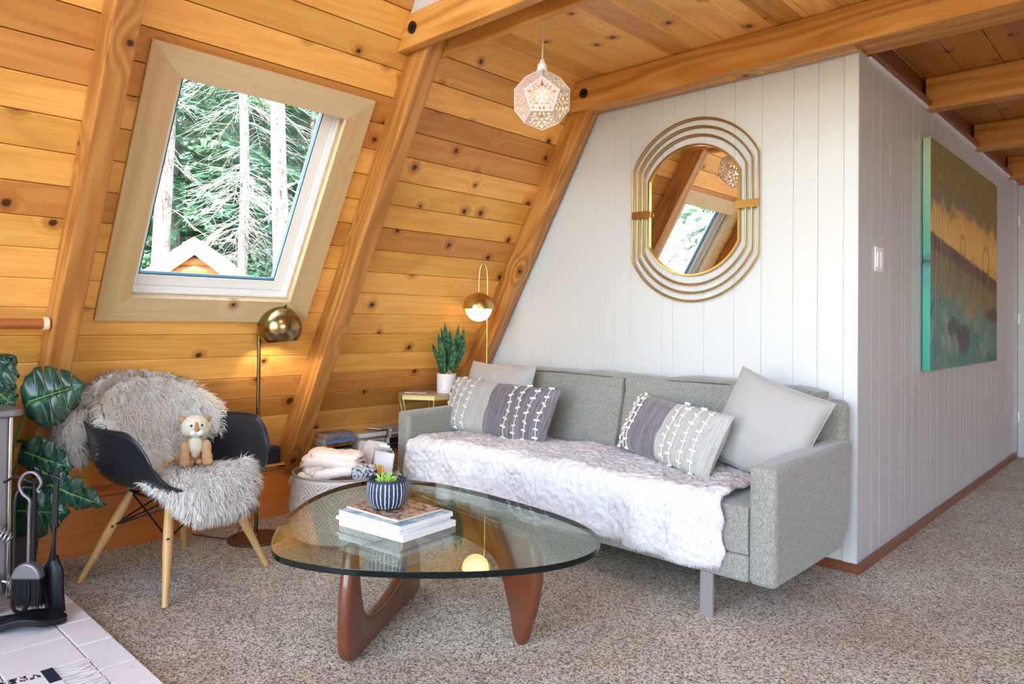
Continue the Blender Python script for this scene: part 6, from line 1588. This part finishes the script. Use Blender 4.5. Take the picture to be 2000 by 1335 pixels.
for sg in (-1, 1):
    for (o0, o1, d0, d1) in ((0.0, -0.155, -0.02, 0.03), (0.035, -0.035, -0.05, 0.0)):
        V = [hp3(0, d0, o0), hp3(sg*hw_, d0, o0-sl*hw_), hp3(sg*hw_, d0, o1-sl*hw_-0.02), hp3(0, d0, o1-0.02)]
        V += [v-fdir*(d1-d0) for v in V]
        bb.add(V, [(0, 1, 2, 3), (7, 6, 5, 4), (0, 4, 5, 1), (1, 5, 6, 2), (2, 6, 7, 3), (3, 7, 4, 0)])
bb.build('gable_board', M['white_gloss'], hut, smooth=False)
rfm = MB()
for sg in (-1, 1):
    rws = 16
    for k in range(rws):
        a, b = hw_*k/rws, hw_*(k+1)/rws+0.02
        V = [hp3(sg*a, -0.06, 0.045-sl*a), hp3(sg*b, -0.06, 0.065-sl*b), hp3(sg*b, 2.3, 0.065-sl*b), hp3(sg*a, 2.3, 0.045-sl*a)]
        V += [v-Vector((0, 0, 0.03)) for v in V]
        rfm.add(V, [(0, 1, 2, 3), (7, 6, 5, 4), (0, 4, 5, 1), (1, 5, 6, 2), (2, 6, 7, 3), (3, 7, 4, 0)])
rfm.build('shingle_roof', plain('grey_shingles', (176, 166, 152), 0.9, var=0.3, vs=14, bump=0.5, bs=30), hut, smooth=False)
wl2 = MB(); 
for sg in (-1, 1): wl2.add([hp3(sg*1.5, 0.15, -1.3), hp3(sg*1.5, 2.2, -1.3), hp3(sg*1.5, 2.2, -3.7), hp3(sg*1.5, 0.15, -3.7)], [(0, 1, 2, 3)])
wl2.build('side_wall', M['fir'], hut, smooth=False)

M['bark'] = None
def mat_bark():
    m = N('pale_mottled_bark'); o = m.obj(); X = m.sep(o); n1 = m.noise(m.comb(m.math('MULTIPLY', X[0], 9.0), m.math('MULTIPLY', X[1], 9.0), m.math('MULTIPLY', X[2], 1.6)), 1.0, 4, 0.7)
    n2 = m.noise(o, 26, 3, 0.6)
    col = m.ramp(m.math('ADD', m.math('MULTIPLY', n1, 0.6), m.math('MULTIPLY', n2, 0.4)), [(0.36, L((84, 74, 70))), (0.5, L((150, 138, 130))), (0.62, L((186, 176, 168)))])
    m.bsdf(col, 0.9, 0, 0.1, m.bump(n1, 0.8, 0.03)); return m.m
M['bark'] = mat_bark()
def mat_leafy(name, c1, c2):
    m = N(name); o = m.obj(); n_ = m.noise(o, 1.7, 3, 0.6); n2 = m.noise(o, 40, 1)
    col = m.mix(m.math('ADD', m.math('MULTIPLY', n_, 0.6), m.math('MULTIPLY', n2, 0.4)), c1, c2)
    d = m.n('BsdfDiffuse'); t = m.n('BsdfTranslucent'); m.l(col, d.inputs[0]); m.l(col, t.inputs[0]); x = m.n('MixShader'); x.inputs[0].default_value = 0.35
    m.l(d.outputs[0], x.inputs[1]); m.l(t.outputs[0], x.inputs[2]); m.l(x.outputs[0], m.out.inputs[0]); return m.m
M['needle'] = mat_leafy('fir_needles', L((92, 158, 130)), L((196, 226, 188)))
M['twig'] = plain('pale_dead_twigs', (190, 182, 170), 0.9, var=0.15)
def ptrunk(rb, rt, h, seed, lean=0.0):
    rr = random.Random(seed); P = [Vector((lean*z/h*1.0+0.05*sin(z*0.7+seed), 0.04*sin(z*0.9+seed*2), z)) for z in np.linspace(-0.05, h, 16)]
    return P, [rb+(rt-rb)*k/15 for k in range(16)]
def conifer_arrays(h, rmax, z0, nb, seed, spr=34, dead=0.0):
    """needle sprays: thin pointed quads fanned along drooping branches"""
    rg = np.random.default_rng(seed); V = []; n = 0; br = MB()
    for b in range(nb):
        t = rg.uniform(0, 1)**0.9; z = z0+(h-z0)*t; a = rg.uniform(0, 2*pi); ln = rmax*(1-t)**0.8*rg.uniform(0.7, 1.1)+0.25
        d = np.array([cos(a), sin(a), 0.0]); dz = rg.uniform(0.05, 0.25)
        pts = [np.array([0, 0, z])+d*(ln*s)+np.array([0, 0, dz*ln*s-0.42*ln*s*s]) for s in np.linspace(0, 1, 6)]
        br.tube([tuple(p) for p in pts], [0.022, 0.018, 0.014, 0.010, 0.006, 0.003], 4, cap=False)
        for k in range(spr):
            s = rg.uniform(0.12, 1.0); i = min(int(s*5), 4); f_ = s*5-i; p = pts[i]*(1-f_)+pts[i+1]*f_
            la = a+rg.choice([-1, 1])*rg.uniform(0.5, 1.2); l_ = rg.uniform(0.16, 0.42)*(1.15-0.6*s); dd = np.array([cos(la), sin(la), rg.uniform(-0.55, 0.1)])
            w_ = np.cross(dd, np.array([0, 0, 1.0])); w_ /= np.linalg.norm(w_)+1e-9; w_ = w_*rg.uniform(0.008, 0.017)+np.array([0, 0, rg.uniform(-0.006, 0.006)])
            for q in range(6):
                b0 = p+dd*l_*q*0.15; sd2 = (-1)**q; d2 = dd+w_*sd2*30*0.6
                V += [b0-w_*0.5, b0+w_*0.5, b0+d2*l_*0.40+w_, b0+d2*l_*0.55, b0+d2*l_*0.40-w_]
            V += [p-w_, p+w_, p+dd*l_*0.6+w_*0.9, p+dd*l_, p+dd*l_*0.6-w_*0.9]
    V = np.array(V); m = len(V)//5; F = np.arange(m*5).reshape(m, 5); return V, F, br
def make_tree(name, label, h, rmax, z0, nb, seed, rb, loc, spr=34, group=None):
    root = thing(name, label, 'tree', loc, group); ORG[root.name] = Vector((0, 0, 0))
    P, Rr = ptrunk(rb, 0.03, h, seed)
    MB().tube(P, Rr, 14).build('trunk', M['bark'], root, matrix=None)
    V, F, br = conifer_arrays(h, rmax, z0, nb, seed, spr)
    f_ = build_np('foliage', V, [F], [M['needle']], root); br.build('branches', M['bark'], root, smooth=False)
    f_['kind'] = 'stuff'
    return root
protoA = make_tree('conifer', 'leafy green conifer', 13.0, 2.9, 0.8, 240, 1, 0.17, (-16, 2.5, gz), 34)
protoB = make_tree('conifer', 'leafy green conifer', 11.0, 2.6, 0.5, 220, 2, 0.14, (-13, -1.0, gz), 34)
fw_ = lambda ang, D: (CAMLOC.x-D*sin(ang), CAMLOC.y+D*cos(ang), gz)   # ang measured from +Y toward -X
spots = []
rr = random.Random(17)
for row, (D0, n_) in enumerate(((15.5, 6), (20.0, 7), (26.0, 8))):
    for i in range(n_):
        ang = 53.0+(26.0*(i+0.5*(row % 2))/(n_-1)); spots.append((R(ang+rr.uniform(-1, 1)), D0+rr.uniform(-0.8, 0.8), row, n_-i))
spots += [(R(146), 12.0, 3, 1), (R(153), 15.0, 3, 2), (R(149), 20.0, 3, 3)]
nth = ['rightmost', 'second from the right', 'third from the right', 'fourth from the right', 'fifth from the right', 'sixth from the right', 'seventh from the right', 'leftmost']
for i, (ang, D, row, k) in enumerate(spots):
    loc = fw_(ang, D)
    if i == 0: o = protoA; o.location = loc
    elif i == 1: o = protoB; o.location = loc
    else: o = clone(protoA if i % 2 else protoB, loc)
    o.rotation_euler = (0, 0, rr.uniform(0, 6.28)); s_ = rr.uniform(0.9, 1.2)*(1+0.12*row); o.scale = (s_, s_, s_*rr.uniform(0.95, 1.15))
    nr = sum(1 for q in spots if q[2] == row); kk = i-min(j for j, q in enumerate(spots) if q[2] == row)
    o['label'] = ('green conifer in the %s row of the forest outside, %s' % (('nearest', 'middle', 'farthest')[row], nth[kk] if kk < nr-1 else 'leftmost')) if row < 3 else 'green conifer outside seen only in the wall mirror, %s' % ('nearest', 'middle one', 'farthest')[kk]
    o['group'] = 'conifers outside the window'
# three pale trunks in front of the forest
def bare(name, label, ang, D, rb, h, nb, seed, lean=0.0, ln=(0.3, 1.3), tw=10, z0=0.6):
    loc = fw_(R(ang), D); root = thing(name, label, 'tree', loc); ORG[root.name] = Vector((0, 0, 0))
    P, Rr = ptrunk(rb, rb*0.45, h, seed, lean); MB().tube(P, Rr, 20).build('trunk', M['bark'], root)
    rr = random.Random(seed); mb = MB()
    for b in range(nb):
        z = rr.uniform(z0, h); a = rr.uniform(0, 2*pi); l_ = rr.uniform(*ln); d = Vector((cos(a), sin(a), 0))
        k = z/h*15; i = min(int(k), 14); c_ = P[i].lerp(P[i+1], k-i)
        pts = [c_+d*(l_*s)+Vector((0, 0, -0.15*l_*s-0.55*l_*s*s)) for s in (0, 0.33, 0.66, 1)]
        mb.tube(pts, [0.010, 0.007, 0.005, 0.002], 4, cap=False)
        for t in range(tw):
            s = rr.uniform(0.2, 1); p = c_+d*(l_*s)+Vector((0, 0, -0.15*l_*s-0.55*l_*s*s)); a2 = a+rr.uniform(-1.3, 1.3); l2 = rr.uniform(0.12, 0.45)
            q_ = p+Vector((cos(a2)*l2, sin(a2)*l2, -rr.uniform(0.1, 0.9)*l2)); mb.tube([p, (p+q_)/2+Vector((0, 0, 0.02)), q_], [0.0032, 0.0025, 0.0015], 3, cap=False)
    mb.build('dead_branches', M['twig'], root, smooth=False)
    return root
ax_ = lambda px: 43.4328+math.degrees(math.atan((1000-px)/1395.73))
bare('pine_tree', 'pale mottled tree trunk at the left of the window view behind the cabin roof', ax_(316), 12.4, 0.170, 9, 12, 4, ln=(0.2, 0.7), z0=4.0)
bare('pine_tree', 'thin pale dead tree full of drooping bare twigs in the middle of the window view', ax_(466), 11.0, 0.090, 10, 130, 5, ln=(0.35, 1.2), tw=26)
bare('pine_tree', 'sunlit pale trunk at the right of the window view', ax_(543), 10.5, 0.150, 9, 16, 6, ln=(0.2, 0.9), tw=6)
